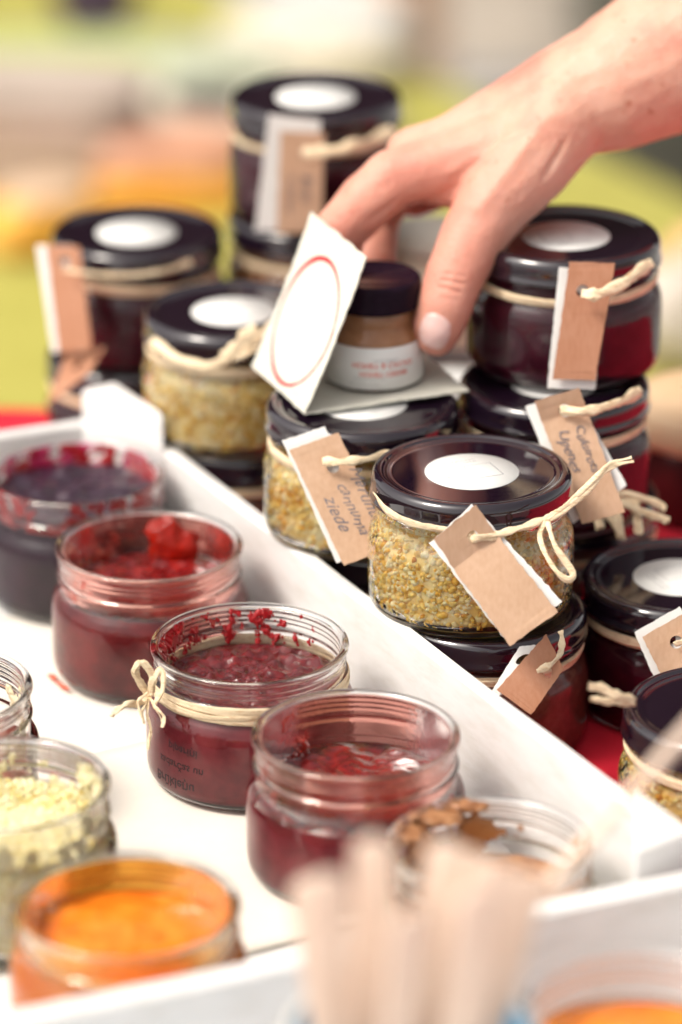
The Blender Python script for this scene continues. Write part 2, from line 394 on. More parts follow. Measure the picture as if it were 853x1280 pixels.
ME_GLASS = jar_glass_mesh(); ME_LID = lid_mesh(); ME_LABEL = label_mesh()
ME_PURPLE = fill_mesh('filling', PURPLE, PURPLE, 43, .6, 1)
ME_ROSE = fill_mesh('filling', ROSE, ROSE, 42, .6, 2)
ME_BROWN = fill_mesh('filling', BROWN, BROWN, 42, .6, 3)
ME_GRAIN = grain_mesh('filling', GRAIN, 41, 4200, 5, smin=.6, smax=2.0)
ME_GRAIN_S = grain_mesh('filling', GRAIN, 41, 1800, 6, smin=1.0, smax=2.2)

# raffia band lying round the neck under the lid
def band_mesh(seed, zc=35.3, tilt=1.0, width=2.6, n=72, rr=34.0, a0=0, a1=2 * math.pi, count=3):
    mb = MB()
    for c in range(count):
        pts = []
        for i in range(n + 1):
            t = a0 + (a1 - a0) * i / n
            z = zc + tilt * math.sin(t + seed) + (c - (count - 1) / 2) * width * .30 + .35 * math.sin(3 * t + c * 2 + seed)
            r = rr + .25 * (c % 2) + .25 * noise.noise(Vector((t, c * 3, seed)))
            pts.append(Vector((r * math.cos(t), r * math.sin(t), z)))
        ribbon(mb, pts, width * .8, lambda p: Vector((p.x, p.y, 0)), seed * 10 + c)
    return mb.mesh('raffia_band', RAFFIA)

def tag_mesh(name, C4, m, hole=(.5, .2), hr=2.2, th=.35, crease=None, jag=.15, seed=0, bend=0):
    """C4: four corners in mm (top-left, top-right, bottom-right, bottom-left); a punched hole and softly cut edges"""
    A, B, Cc, D = [Vector(c) for c in C4]; rnd = random.Random(seed)
    def pt(u, v):
        p = (A * (1 - u) + B * u) * (1 - v) + (D * (1 - u) + Cc * u) * v
        return p
    nrm = (B - A).cross(D - A).normalized(); Wd = (B - A).length; Hd = (D - A).length
    def shape(u, v):
        p = pt(u, v); o = bend * math.sin(math.pi * v) + .25 * noise.noise(Vector((u * 2, v * 3, seed)))
        if crease and v < crease: o += -(crease - v) * Hd * .45
        return p + nrm * o
    nu, nv = 12, 26
    outer = []
    for i in range(nu): outer.append((i / nu, 0))
    for i in range(nv): outer.append((1, i / nv))
    for i in range(nu): outer.append((1 - i / nu, 1))
    for i in range(nv): outer.append((0, 1 - i / nv))
    j = []
    for (u, v) in outer:
        e = rnd.uniform(-jag, jag)
        j.append((min(1, max(0, u)) + (e / Wd if u in (0, 1) else 0), v + (e / Hd if v in (0, 1) else 0)))
    loops = [[Vector((u * Wd, v * Hd, 0)) for u, v in j]]
    if hole:
        loops.append([Vector((hole[0] * Wd + hr * math.cos(-a * math.pi / 10), hole[1] * Hd + hr * math.sin(-a * math.pi / 10), 0)) for a in range(20)])
    # rows so that the sheet can bend: cut the sheet into horizontal strips by adding interior points
    flat = [p for l in loops for p in l]
    tris = tessellate_polygon(loops)
    bm = bmesh.new(); vv = [bm.verts.new(p) for p in flat]
    for t in tris:
        try: bm.faces.new([vv[i] for i in t])
        except ValueError: pass
    for k in range(1, 14):
        cut = Hd * k / 14
        bmesh.ops.bisect_plane(bm, geom=bm.verts[:] + bm.edges[:] + bm.faces[:], plane_co=(0, cut, 0), plane_no=(0, 1, 0))
    if crease: bmesh.ops.bisect_plane(bm, geom=bm.verts[:] + bm.edges[:] + bm.faces[:], plane_co=(0, crease * Hd, 0), plane_no=(0, 1, 0))
    for v in bm.verts: v.co = shape(v.co.x / Wd, v.co.y / Hd)
    bmesh.ops.recalc_face_normals(bm, faces=bm.faces[:])
    r = bmesh.ops.extrude_face_region(bm, geom=bm.faces[:])
    for e in r['geom']:
        if isinstance(e, bmesh.types.BMVert): e.co -= nrm * th
    bmesh.ops.recalc_face_normals(bm, faces=bm.faces[:])
    bmesh.ops.triangulate(bm, faces=bm.faces[:])
    for v in bm.verts: v.co *= MM
    me = bpy.data.meshes.new(name); bm.to_mesh(me); bm.free(); me.materials.append(m)
    me.polygons.foreach_set('use_smooth', [True] * len(me.polygons)); me.set_sharp_from_angle(angle=R(35))
    return me
def text_mesh(s, size, shear=0, bold=0):
    cu = bpy.data.curves.new('t', 'FONT'); cu.body = s; cu.size = size; cu.shear = shear; cu.offset = bold; cu.resolution_u = 3
    o = bpy.data.objects.new('t', cu); col.objects.link(o); dg = bpy.context.evaluated_depsgraph_get(); dg.update()
    me = bpy.data.meshes.new_from_object(o.evaluated_get(dg)); bpy.data.objects.remove(o); bpy.data.curves.remove(cu)
    vs = [v.co.copy() for v in me.vertices]; fs = [tuple(p.vertices) for p in me.polygons]; bpy.data.meshes.remove(me)
    return vs, fs
def write_on(mb, s, size, org, ux, uy, nrm, lift=.12, shear=.3, wob=.3, seed=0, bold=0):
    vs, fs = text_mesh(s, size, shear, bold); ux = Vector(ux).normalized(); uy = Vector(uy).normalized(); nrm = Vector(nrm).normalized()
    mb.add([Vector(org) + ux * v.x + uy * (v.y + wob * noise.noise(Vector((v.x * .35, seed, 0)))) + nrm * (lift + v.z) for v in vs], fs)

def jar(kind, loc, label, filling, rz=0, lid=True, band=True, group=None, seed=1, sticker=True, cat='jar'):
    t = thing(kind, label, cat, loc, 0, group)
    obj('glass', ME_GLASS, t, rz=rz); obj('filling', filling, t, rz=rz)
    if lid:
        l = obj('lid', ME_LID, t, rz=rz)
        if sticker: obj('label', ME_LABEL, l)
    if band: obj('raffia_band', band_mesh(seed), t)
    return t
def rel(pts, t):
    L = t.location / MM
    return [Vector(p) - L for p in pts]
def tag(t, C4, backC4=None, m=None, **k):
    m = m or KRAFT
    g = obj('tag', tag_mesh('tag', rel(C4, t), m, **k), t)
    if backC4:
        kk = dict(k); kk['seed'] = k.get('seed', 0) + 50; kk['crease'] = None
        obj('white_backing', tag_mesh('white_backing', rel(backC4, t), WHITE, **kk), g)
    return g
def raffia(t, pts, width=2.4, count=3, seed=1, spread=.5, normal=(0, -1, .4), name='raffia_tie', taper=(1, 1), n=8):
    mb = MB(); strand(mb, spline(rel(pts, t), n), width * 1.15, normal, seed, max(1, count // 2), spread, taper)
    return obj(name, mb.mesh(name, RAFFIA), t)

# ================================================================== SETTING
# ground far below, the two table tops
mb = MB(); mb.add([(-60000, -60000, -750), (60000, -60000, -750), (60000, 60000, -750), (-60000, 60000, -750)], [(0, 1, 2, 3)])
g = structure(obj('ground', mb.mesh('ground', noisy('pale_paving', (.26, .255, .25), (.44, .43, .42), 1.6, rough=.8, bs=.2, bd=3))))
def table(name, corners, z, m, label, drop=240):
    """a cloth-covered table: the top, rounded edges and hanging sides"""
    c = [Vector((x, y, 0)) for x, y in corners]; cen = sum(c, Vector()) / len(c)
    rows = []
    for (o, dz) in ((0, 0), (5, -1.2), (9, -6), (12, -30), (16, -drop)):
        ring = []
        for i, a in enumerate(c):
            b = c[(i + 1) % len(c)]
            for k in range(40):
                p = a.lerp(b, k / 40); e = (b - a).normalized(); n = Vector((e.y, -e.x, 0))
                f = 1 if dz > -10 else 1 + .9 * math.sin(k * .9 + i)
                q = p + n * o * f
                ring.append((q.x, q.y, z + dz))
        rows.append(ring)
    mb = MB(); n = len(rows[0]); vs = [v for r in rows for v in r]; fs = [tuple(range(n))]
    for r in range(len(rows) - 1):
        for i in range(n): fs.append((r * n + i, (r + 1) * n + i, (r + 1) * n + (i + 1) % n, r * n + (i + 1) % n))
    mb.add(vs, fs); t = thing(name, label, 'table', (0, 0, 0))
    o = obj('tablecloth', mb.mesh('tablecloth', m, smooth=True, angle=40), t)
    return t
t = table('market_table', [(-700, -800), (700, -800), (700, 250), (-166, 312)], 0, REDCLOTH, 'table under a bright red cloth that carries the jars and the white crate')
for x, y in ((-640, -740), (640, -740), (640, 200), (-150, 270)):
    mb = MB(); box(mb, (x, y, -385), (45, 45, 730)); obj('leg', mb.mesh('leg', WOODS, smooth=False), t)
t = table('market_table', [(-1100, 1000), (620, 1000), (500, 1200), (100, 1885), (-480, 2800), (-1100, 2800)], -330, LIMECLOTH, 'lower table with a yellow-green cloth standing behind the red one')
for x, y in ((-1000, 1080), (480, 1080), (-500, 2650), (-1000, 2650)):
    mb = MB(); box(mb, (x, y, -545), (45, 45, 405)); obj('leg', mb.mesh('leg', WOODS, smooth=False), t)

t = thing('reflection_screen', 'unseen dark tent, only mirrored in the lids', 'screen', (0, 6600, -750))  # out of view, added so the lids have something dark to reflect
mb = MB(); n = 60; vs = []; fs = []
for i in range(n + 1):
    x = -5000 + 10000 * i / n
    for k in range(9):
        z = 5000 * k / 8; vs.append((x, 60 * math.sin(x * .011) * (1 - .5 * k / 8) + 25 * math.sin(x * .03), z))
m_ = len(vs); vs += [(a, b + 8, c) for a, b, c in vs]
for i in range(n):
    for k in range(8): q = i * 9 + k; fs.append((q, q + 9, q + 10, q + 1)); fs.append((m_ + q, m_ + q + 1, m_ + q + 10, m_ + q + 9))
mb.add(vs, fs); obj('screen_sheet', mb.mesh('screen_sheet', noisy('dark_brown_screen', (.030, .018, .020), (.05, .032, .034), 2, rough=.9, spec=.1)), t)
for x in (-5000, 0, 5000):
    mb = MB(); lathe(mb, [(0, 0), (30, 0), (30, 5050), (0, 5050)], 20); o = obj('pole', mb.mesh('pole', WOODS), t); o.location = (x * MM, .2, 0)

# ================================================================== WHITE WOODEN CRATE
ES = Vector((.4725, -.8814, 0)); NS = Vector((.8814, .4725, 0))           # along the right side board, outwards
EN = Vector((.921, .389, 0)); NN = Vector((.389, -.921, 0))               # along the near board, outwards
CB = Vector((-84.6, 172.9, 0)); CN = Vector((112, -197, 0))               # back-right and near-right corners
t = thing('wooden_crate', 'low white painted wooden crate holding the open jars', 'crate', (0, 0, 0))
def board(a, b, z0, z1, th, name, par, bev=1.2, seed=0):
    a = Vector(a); b = Vector(b); mb = MB(); n = 14; dr = (b - a).normalized(); nn = Vector((dr.y, -dr.x, 0)); vs = []; fs = []
    for i in range(n + 1):
        p = a.lerp(b, i / n)
        for (o, z) in ((-1, z0), (1, z0), (1, z1 - bev), (.6, z1), (-.6, z1), (-1, z1 - bev)):
            q = p + nn * o * th / 2; zz = z + (.5 * noise.noise(Vector((i * .9, seed, o))) if z > z0 + 1 else 0); vs.append((q.x, q.y, zz))
    for i in range(n):
        for k in range(6): fs.append((i * 6 + k, (i + 1) * 6 + k, (i + 1) * 6 + (k + 1) % 6, i * 6 + (k + 1) % 6))
    fs.append((0, 1, 2, 3, 4, 5)); e = n * 6; fs.append((e + 5, e + 4, e + 3, e + 2, e + 1, e))
    mb.add(vs, fs); me = mb.mesh(name, WOODW, smooth=True, angle=30)
    bm = bmesh.new(); bm.from_mesh(me); bmesh.ops.recalc_face_normals(bm, faces=bm.faces[:]); bm.to_mesh(me); bm.free()
    return obj(name, me, par)
BL = CB - EN * 330; NL = CN - EN * 330 + Vector((0, 0, 0))
board(CB + ES * 2 - NS * 0, CN - ES * 5, 1, 52, 5.5, 'side_board', t, seed=1)
board(BL, CB - EN * 3.2, 1, 52, 5.5, 'side_board', t, seed=2)
board(NL + NN * 3, CN + NN * 3 + EN * 3, 1, 51.5, 5.5, 'side_board', t, seed=3)
board(BL - ES * 0 - EN * 3, NL - EN * 3, 1, 52, 5.5, 'side_board', t, seed=4)
mb = MB(); fc = [CB - NS * 3, CN - NS * 3, NL, BL]
mb.add([(p.x, p.y, 0.8) for p in fc] + [(p.x, p.y, 3.0) for p in fc], [(0, 1, 2, 3), (7, 6, 5, 4), (0, 4, 5, 1), (1, 5, 6, 2), (2, 6, 7, 3), (3, 7, 4, 0)])
me = mb.mesh('bottom_board', WOODW, smooth=False); obj('bottom_board', me, t)
def post(a, b, c, z1, par, seed):
    mb = MB(); P = [Vector(a), Vector(b), Vector(c)]
    vs = [(p.x, p.y, 3.2) for p in P] + [(p.x, p.y, z1 + dz) for p, dz in zip(P, (0, 0, -1.5))]
    mb.add(vs, [(2, 1, 0), (3, 4, 5), (0, 1, 4, 3), (1, 2, 5, 4), (2, 0, 3, 5)])
    me = mb.mesh('corner_post', WOODW, smooth=False); bm = bmesh.new(); bm.from_mesh(me); bmesh.ops.recalc_face_normals(bm, faces=bm.faces[:]); bm.to_mesh(me); bm.free()
    obj('corner_post', bevel(me, 1.6, 3), par)
i1 = CB - NS * 3.2 - EN * 0 
post(CB + Vector((-3, -5, 0)) , CB + ES * 42 - NS * 3.0, CB - EN * 19 + NN * 3.0, 68, t, 1)
post(CN - ES * 6 - NS * 3, CN - ES * 39 - NS * 3.0, CN - EN * 25 - NN * .3 - ES * 2, 61, t, 2)
# the second crate in front of it
t = thing('wooden_crate', 'white painted crate nearest the camera, with the wooden sticks in it', 'crate', (0, 0, 0))
o2 = NN * 9.2
board(NL + o2 - EN * 60, CN + o2 + EN * 190, 1, 53.5, 5.5, 'side_board', t, seed=7)
a_ = NL + o2 - EN * 60; b_ = CN + o2 + EN * 190
board(b_ + NN * 3.2, b_ + NN * 330, 1, 53, 5.5, 'side_board', t, seed=8)
board(a_ + NN * 3.2, a_ + NN * 330, 1, 53, 5.5, 'side_board', t, seed=9)
board(a_ + NN * 333, b_ + NN * 333, 1, 53, 5.5, 'side_board', t, seed=10)
mb = MB(); fc = [a_ + NN * 3 + EN * 3, b_ + NN * 3 - EN * 3, b_ + NN * 330 - EN * 3, a_ + NN * 330 + EN * 3]
mb.add([(p.x, p.y, 0.8) for p in fc] + [(p.x, p.y, 3.0) for p in fc], [(3, 2, 1, 0), (4, 5, 6, 7), (0, 1, 5, 4), (1, 2, 6, 5), (2, 3, 7, 6), (3, 0, 4, 7)])
obj('bottom_board', mb.mesh('bottom_board', WOODW, smooth=False), t)
for (x, z) in ((8, 40), (9, 27)):
    mb = MB(); lathe(mb, [(0, -1.2), (1.9, -1.0), (2.1, 0), (0, .8)], 16); o = obj('nail_head', mb.mesh('nail_head', WHITE), t)
    p = CN + o2 - EN * x + NN * 3.2; o.location = (p.x * MM, p.y * MM, z * MM); o.rotation_euler = NN.to_track_quat('Z', 'Y').to_euler()
# paper sheets on the crate bottom
def sheet(c, s, ang, z, label, lines=True):
    u = Vector((math.cos(ang), math.sin(ang), 0)); v = Vector((-u.y, u.x, 0)); mb = MB(); n = 20; vs = []; fs = []
    for j in range(n + 1):
        for i in range(n + 1):
            a, b = i / n - .5, j / n - .5; p = Vector(c) + u * a * s[0] + v * b * s[1]
            h = z + .9 * max(0, noise.noise(Vector((a * 4, b * 4, z * 9)))) + .8 * max(0, abs(a) * 2 - .9) * 5 * .3; vs.append((p.x, p.y, h)); 
    m = len(vs); vs += [(x, y, q - .15) for x, y, q in vs]
    for j in range(n):
        for i in range(n):
            k = j * (n + 1) + i; f = (k, k + 1, k + n + 2, k + n + 1); fs.append(f); fs.append(tuple(m + q for q in reversed(f)))
    edge = [i for i in range(n + 1)] + [(j) * (n + 1) + n for j in range(1, n + 1)] + [n * (n + 1) + i for i in range(n - 1, -1, -1)] + [j * (n + 1) for j in range(n - 1, 0, -1)]
    for a, b in zip(edge, edge[1:] + edge[:1]): fs.append((a, m + a, m + b, b))
    mb.add(vs, fs); o = obj('paper_sheet', mb.mesh('paper_sheet', LINER)); o['label'] = label; o['category'] = 'paper'; o['group'] = 'papers lining the crate'
    if lines:
        mb = MB(); rnd = random.Random(int(c[0]) + 99)
        for k in range(5):
            write_on(mb, ''.join(rnd.choice('aeilnrstu ') for _ in range(14)), 2.6, Vector((c[0], c[1], z + .75)) + u * (s[0] * .12) + v * (s[1] * .28 - k * 4.2), u, v, (0, 0, 1), lift=0, shear=.1, wob=0)
        obj('faded_print', mb.mesh('faded_print', FAINT), o)
    return o
sheet((-104, 15, 0), (150, 120), R(-62), 3.3, 'white paper sheet under the red jars at the back of the crate', False)
sheet((-70, -105, 0), (150, 120), R(-62), 4.4, 'white paper sheet under the yellow and orange jars at the front of the crate', False)
FL = 5.3

# ================================================================== OPEN JARS IN THE CRATE
GO = 'open tasting jars in the crate'
def open_jar(loc, label, side, top, h, lump, seed, smears, rz=0, slope=0, **k):
    f = fill_mesh('filling', side, top, h, lump, seed, slope=slope, **k)
    t = jar('open_jar', loc, label, f, rz=rz, lid=False, band=False, group=GO)
    for a in smears: obj('smear', a, t)
    return t
open_jar((-99.9, 111.3, FL), 'open jar of nearly black plum jam with magenta smears, farthest back in the crate', PLUM_B, PLUM, 39, 1.6, 11,
    [smear_mesh('smear', SM_PINK, 3, 35, 46.8, -.16, 1.1, .16, a0=-.3, a1=3.5, low=.3), smear_mesh('smear', SM_CRIM, 4, 34, 46.8, .08, 1.3, .14, low=.5)])
tb = open_jar((-69, 42.1, FL), 'open jar of dark red jam with a bright red lump at its rim', RED_B, REDJAM, 32, 1.6, 12,
    [smear_mesh('smear', SM_FILM, 8, 33, 46.8, -1.2, .35, .12, low=.2), smear_mesh('smear', SM_RED, 5, 31, 43, .12, 1.3, .16, a0=1.5, a1=4.6)])
mb = MB(); rnd = random.Random(8); vs, fs = ico()
bm = bmesh.new(); bmesh.ops.create_icosphere(bm, subdivisions=4, radius=1); iv = [v.co.copy() for v in bm.verts]; iff = [tuple(v.index for v in f.verts) for f in bm.faces]; bm.free()
for (c, s) in (((7, 25, 37.5), (9, 4.2, 8.5)),):
    mb.add([Vector(c) + Vector((v.x * s[0], v.y * s[1], v.z * s[2])) * (1 + .55 * noise.fractal(v * 1.2 + Vector(c), 1, 2, 3)) for v in iv], iff)
obj('jam_lump', mb.mesh('jam_lump', film_mat('bright_red_jelly', (.72, .035, .015), .10, .7)), tb)
tc = open_jar((-31.0, -41.5, FL), 'open jar of crimson beet jam with a raffia bow tied at its left', CRIMSON_B, CRIMSON, 33.5, 1.4, 13,
    [smear_mesh('smear', SM_CRIM, 21, 34, 46.6, .26, 1.1, .30, a0=.3, a1=3.9, low=.1), smear_mesh('smear', SM_CRIM, 31, 33, 46, -.05, 2.4, .2, a0=2.3, a1=3.6, low=.5)], freq=.2)
td = open_jar((4.8, -111, FL), 'open jar of red jam with a pinkish film, between the beet jar and the sticks', CRIMSON_B, REDJAM, 28, 1.2, 14,
    [smear_mesh('smear', SM_FILM, 17, 29, 46.8, -1.2, .4, .11, low=.1), smear_mesh('smear', SM_RED, 19, 28, 44, .02, .9, .15, a0=1.8, a1=4.4)])
open_jar((-136, -76, FL), 'open clear jar with a little brown jam, cut off by the left edge', ROSE, ROSE, 24, 1, 15, [smear_mesh('smear', SM_PALE, 13, 30, 46, .2, .5, .15)])
tf = jar('open_jar', (-106.2, -146.5, FL), 'open jar of pale yellow grated relish behind the orange one', grain_mesh('filling', PALEGRAIN, 33, 7000, 15, top=True, smin=.5, smax=1.35), lid=False, band=False, group=GO)
obj('smear', smear_mesh('smear', SM_PALE, 43, 31, 46, .05, 2.2, .15, a0=-.6, a1=1.2), tf); obj('smear', smear_mesh('smear', SM_PALE, 47, 31, 46, .15, .8, .2), tf)
tg_ = open_jar((-63.7, -217, FL), 'open jar of bright orange preserve at the near board of the crate', ORANGE, ORANGE, 35, 1.6, 16,
    [smear_mesh('smear', SM_ORNG, 51, 34, 46.8, -1.2, .6, .12, low=.2), smear_mesh('smear', SM_ORNG, 53, 34, 46.8, -.3, 2.6, .16, a0=2.2, a1=3.9)], freq=.045)
tg_.scale = (1, 1, .9)
th_ = open_jar((46, -172, FL), 'open jar with brown paste stuck to its rim, nearest the crate corner', PALEGRAIN, BROWN, 24, 1.8, 17,
    [smear_mesh('smear', SM_BRWN, 61, 24, 44, .02, 1.3, .10, a0=.9, a1=3.7, low=.3), smear_mesh('smear', SM_BRWN, 63, 22, 46.8, -.05, 1.8, .14, a0=-.5, a1=.6, low=.2)])
for (c, s) in (((-18, 24, 44), (9, 4.5, 2.6)), ((-27, 14, 42.5), (5, 6, 3)), ((-7, 29.5, 45.5), (7, 3, 2)), ((30.5, 2, 39), (2, 6, 5))):
    mb = MB(); mb.add([Vector(c) + Vector((v.x * s[0], v.y * s[1], v.z * s[2])) * (1 + .4 * noise.fractal(v * 2 + Vector(c), 1, 2, 4)) for v in iv], iff)
    obj('paste_lump', mb.mesh('paste_lump', BROWN), th_)
ti = jar('open_jar', (84.8, -280, 3.2), 'open jar of orange-brown jam in the front crate, right of the sticks', fill_mesh('filling', ORANGE, ORANGE, 30, 1.0, 18, freq=.05), lid=False, band=False, group='open jars in the front crate')
th_.scale = (.95, .95, .84)
# raffia band and bow on the crimson jar
obj('raffia_band', band_mesh(9, zc=34.6, tilt=1.3, width=3.6, rr=33.7, count=4), tc)
mb = MB()
K = Vector((-64.63, -60.93, 41.59))
for k, P in enumerate([[K, Vector((-66.63, -62.18, 46.35)), Vector((-69.15, -63.02, 52.08)), Vector((-66.64, -63.58, 55.89)), Vector((-63.26, -63.64, 50.6)), Vector((-63.41, -63.22, 43.88))],
        [K, Vector((-62.73, -64.06, 49.62)), Vector((-59.74, -63.71, 53.0)), Vector((-59.21, -66.21, 47.09)), Vector((-61.66, -66.97, 42.72))],
        [K, Vector((-68.03, -68.08, 42.66)), Vector((-71.6, -70.79, 43.97)), Vector((-76.28, -74.04, 41.4))],
        [K, Vector((-66.37, -69.81, 41.13)), Vector((-65.73, -73.38, 37.82)), Vector((-67.87, -70.79, 43.97)), Vector((-64.77, -67.74, 46.05))],
        [K, Vector((-62.1, -69.5, 41.86)), Vector((-59.38, -71.75, 39.11)), Vector((-59.91, -73.1, 35.91))],
        [K, Vector((-64.82, -69.33, 39.71)), Vector((-63.7, -72.31, 35.22)), Vector((-64.18, -75.91, 29.27))]]):
    strand(mb, spline(rel(P, tc), 7), 2.3 if k < 3 else 1.3, (-.4, -1, .3), 30 + k, 3 if k < 3 else 2, .45, taper=(1, .6))
obj('raffia_bow', mb.mesh('raffia_bow', RAFFIA), tc)
# flipped reflection of a label below the crimson jar, painted on the glass
def wrap_text(rows, rad, t, m, flip=True, ang0=0, name='print', bold=0):
    mb = MB()
    for s, size, a, z, sh in rows:
        vs, fs = text_mesh(s, size, sh, bold)
        out = []
        for v in vs:
            th = R(a) + v.x / rad; zz = z - v.y if flip else z + v.y
            out.append((rad * math.cos(th), rad * math.sin(th), zz))
        mb.add(out, fs)
    return obj(name, mb.mesh(name, m), t)
wrap_text([('Brūkleņu', 5.0, 209, 9.0, 0), ('sadarčas un', 4.2, 213, 15.6, 0), ('pipariņi', 4.2, 221, 22.0, 0)], 35.84, tc, noisy('dark_red_reflected_text', (.02, .006, .01), (.04, .012, .016), 200), name='painted_label_reflection', bold=.06)
# a drip on the paper by the second jar
mb = MB()
for c, s in ((Vector((-104.4, 32.2, 5.2)), (2.6, 1.3, .6)), (Vector((-100.4, 24.8, 5.2)), (4.5, .9, .4))):
    mb.add([Vector(c) + Matrix.Rotation(R(-52), 3, 'Z') @ Vector((v.x * s[0], v.y * s[1], max(v.z, -.2) * s[2])) for v in iv], iff)
o = obj('jam_drip', mb.mesh('jam_drip', film_mat('red_drip', (.75, .12, .05), .2, .1))); o['label'] = 'thin orange-red jam drip on the paper at the foot of a red jar'; o['category'] = 'jam drip'

# ================================================================== LIDDED JARS
GL = 'lidded jars stacked on the red cloth'
# --- front stack
j = jar('lidded_jar', (51, -3, 0), 'brown jar at the bottom of the front stack, half hidden by the crate side', ME_ROSE, 1.0, seed=2, group=GL)
tag(j, [Vector((69.04, -50.85, 60.32)), Vector((74.85, -57.17, 50.51)), Vector((63.73, -65.03, 37.02)), Vector((52.27, -59.89, 44.07))], [Vector((60.25, -50.61, 55.75)), Vector((66.13, -51.31, 56.67)), Vector((55.27, -59.61, 42.15)), Vector((49.39, -59.13, 40.73))], KRAFT_D, hole=(.68, .28), hr=2.1, seed=3)
raffia(j, [Vector((65.61, -59.4, 50.37)), Vector((70.11, -59.47, 52.77)), Vector((72.97, -55.7, 53.97)), Vector((74.39, -48.48, 55.66)), Vector((74.19, -41.45, 56.88))], 1.6, 2, 5)
front = jar('lidded_jar', (45.1, 0, 50), 'sharp focused jar of mustard-yellow grains with a raffia bow and a blank kraft tag', ME_GRAIN, .4, seed=3, band=False, group=GL)
raffia(front, [Vector((76.07, 9.11, 91.77)), Vector((51.84, 28.52, 83.76)), Vector((20.6, 18.36, 87.95)), Vector((12.01, -1.42, 92.53)), Vector((14.49, -26.93, 96.39)), Vector((22.44, -37.82, 96.31)), Vector((33.09, -42.54, 95.4)), Vector((46.34, -46.95, 95.25))], 2.7, 4, 7, .3, normal=(0, -1, .1), name='raffia_band', n=12)
raffia(front, [Vector((42.47, -50.94, 96.1)), Vector((45.32, -52.98, 96.4)), Vector((52.89, -49.71, 96.44)), Vector((61.03, -46.01, 97.47)), Vector((69.04, -40.48, 97.73))], 2.4, 4, 8, .3)
raffia(front, [Vector((68.24, -40.69, 97.23)), Vector((73.28, -40.36, 100.59)), Vector((79.91, -39.19, 105.91)), Vector((87.07, -37.31, 112.95)), Vector((91.81, -36.77, 116.77)), Vector((97.89, -37.18, 118.38))], 2.6, 4, 9, .6, taper=(1, .5))
raffia(front, [Vector((68.72, -41.61, 97.62)), Vector((66.74, -45.11, 94.47)), Vector((67.97, -49.24, 89.84)), Vector((71.39, -52.44, 84.83)), Vector((75.13, -53.68, 81.88)), Vector((77.53, -53.17, 83.11)), Vector((75.39, -51.61, 86.8)), Vector((71.66, -49.53, 91.72)), Vector((69.9, -45.62, 95.84)), Vector((69.2, -42.53, 98.02))], 1.7, 4, 11, .3)
tg = tag(front, [Vector((30.51, -50.54, 94.47)), Vector((44.7, -44.34, 104.01)), Vector((71.96, -61.59, 73.45)), Vector((56.14, -68.76, 64.18))], [Vector((29.49, -49.01, 92.94)), Vector((43.7, -42.08, 104.22)), Vector((73.68, -58.42, 75.82)), Vector((55.16, -66.43, 64.56))], hole=(.62, .17), hr=1.9, crease=.27, bend=-.8, seed=5, jag=.25)
# --- right pair in the foreground
j = jar('lidded_jar', (120, 23, 0), 'jar of dark purple jam right of the front stack, tag cut by the right edge', ME_PURPLE, 2.0, seed=4, group=GL)
tag(j, [Vector((103.54, -25.73, 47.84)), Vector((118.48, -24.23, 56.52)), Vector((131.19, -35.12, 35.88)), Vector((114.91, -36.52, 27.43))], [Vector((100.94, -23.27, 48.52)), Vector((116.46, -21.66, 57.46)), Vector((130.02, -33.32, 35.02)), Vector((111.51, -34.72, 26.56))], hole=(.55, .28), seed=6)
raffia(j, [Vector((113.92, -30.43, 46.99)), Vector((116.75, -31.82, 48.84)), Vector((122.96, -29.36, 49.51)), Vector((130.71, -19.47, 49.81))], 2.4, 3, 15)
j = jar('lidded_jar', (127.7, -84.5, 0), 'jar of yellow grains at the bottom right, no label on its black lid', ME_GRAIN_S, 3.0, seed=5, sticker=False, group=GL)
mb = MB()
for k, P in enumerate([[Vector((95.58, -101.94, 60.15)), Vector((90.03, -106.05, 63.28)), Vector((84.73, -106.85, 66.52)), Vector((79.76, -107.25, 68.14))], [Vector((95.58, -102.35, 59.2)), Vector((88.74, -106.65, 61.85)), Vector((80.28, -108.96, 64.1))], [Vector((95.66, -101.04, 59.72)), Vector((89.33, -104.75, 63.8)), Vector((82.99, -105.35, 67.51))]]):
    strand(mb, spline(rel(P, j), 7), 2.6, (0, -1, .4), 60 + k, 2, .3)
obj('raffia_tie', mb.mesh('raffia_tie', RAFFIA), j)
# --- middle stack under the hand
j = jar('lidded_jar', (15.5, 69, 0), 'dark jar at the bottom of the stack under the folded card', ME_PURPLE, 1.2, seed=6, group=GL)
j = jar('lidded_jar', (7.6, 64.7, 50), 'jar of yellow grains that carries the folded cream card', ME_GRAIN_S, 4.0, seed=7, group=GL)
C4 = [Vector((-18.06, 21.46, 97.88)), Vector((-0.98, 25.72, 102.81)), Vector((18.29, 4.61, 68.26)), Vector((0.98, 0.28, 63.15))]
tg = tag(j, C4, [Vector((-20.63, 25.56, 99.86)), Vector((-5.76, 29.38, 103.77)), Vector((14.97, 7.36, 67.07)), Vector((-1.54, 3.35, 62.71))], hole=(.62, .24), seed=7, hr=2.2)
A, B, Cc, D = rel(C4, j); uy = (A - B).normalized(); ux = (D - A).normalized()
nn_ = (B - A).cross(D - A).normalized(); nn_ = nn_ if nn_.y < 0 else -nn_; ux_, uy_ = ux, -uy
mb = MB()
write_on(mb, 'Merunu', 6.2, A + (B - A) * .86 + ux * 13, ux, (B - A).normalized(), nn_, lift=.5, shear=.35, wob=1.6, seed=1)
write_on(mb, 'cannuma', 5.6, A + (B - A) * .54 + ux * 17, ux, (B - A).normalized(), nn_, lift=.5, shear=.35, wob=1.6, seed=2)
write_on(mb, 'ziede', 6.4, A + (B - A) * .2 + ux * 20, ux, (B - A).normalized(), nn_, lift=.5, shear=.35, wob=1.2, seed=3)
obj('handwriting', mb.mesh('handwriting', INK), tg)
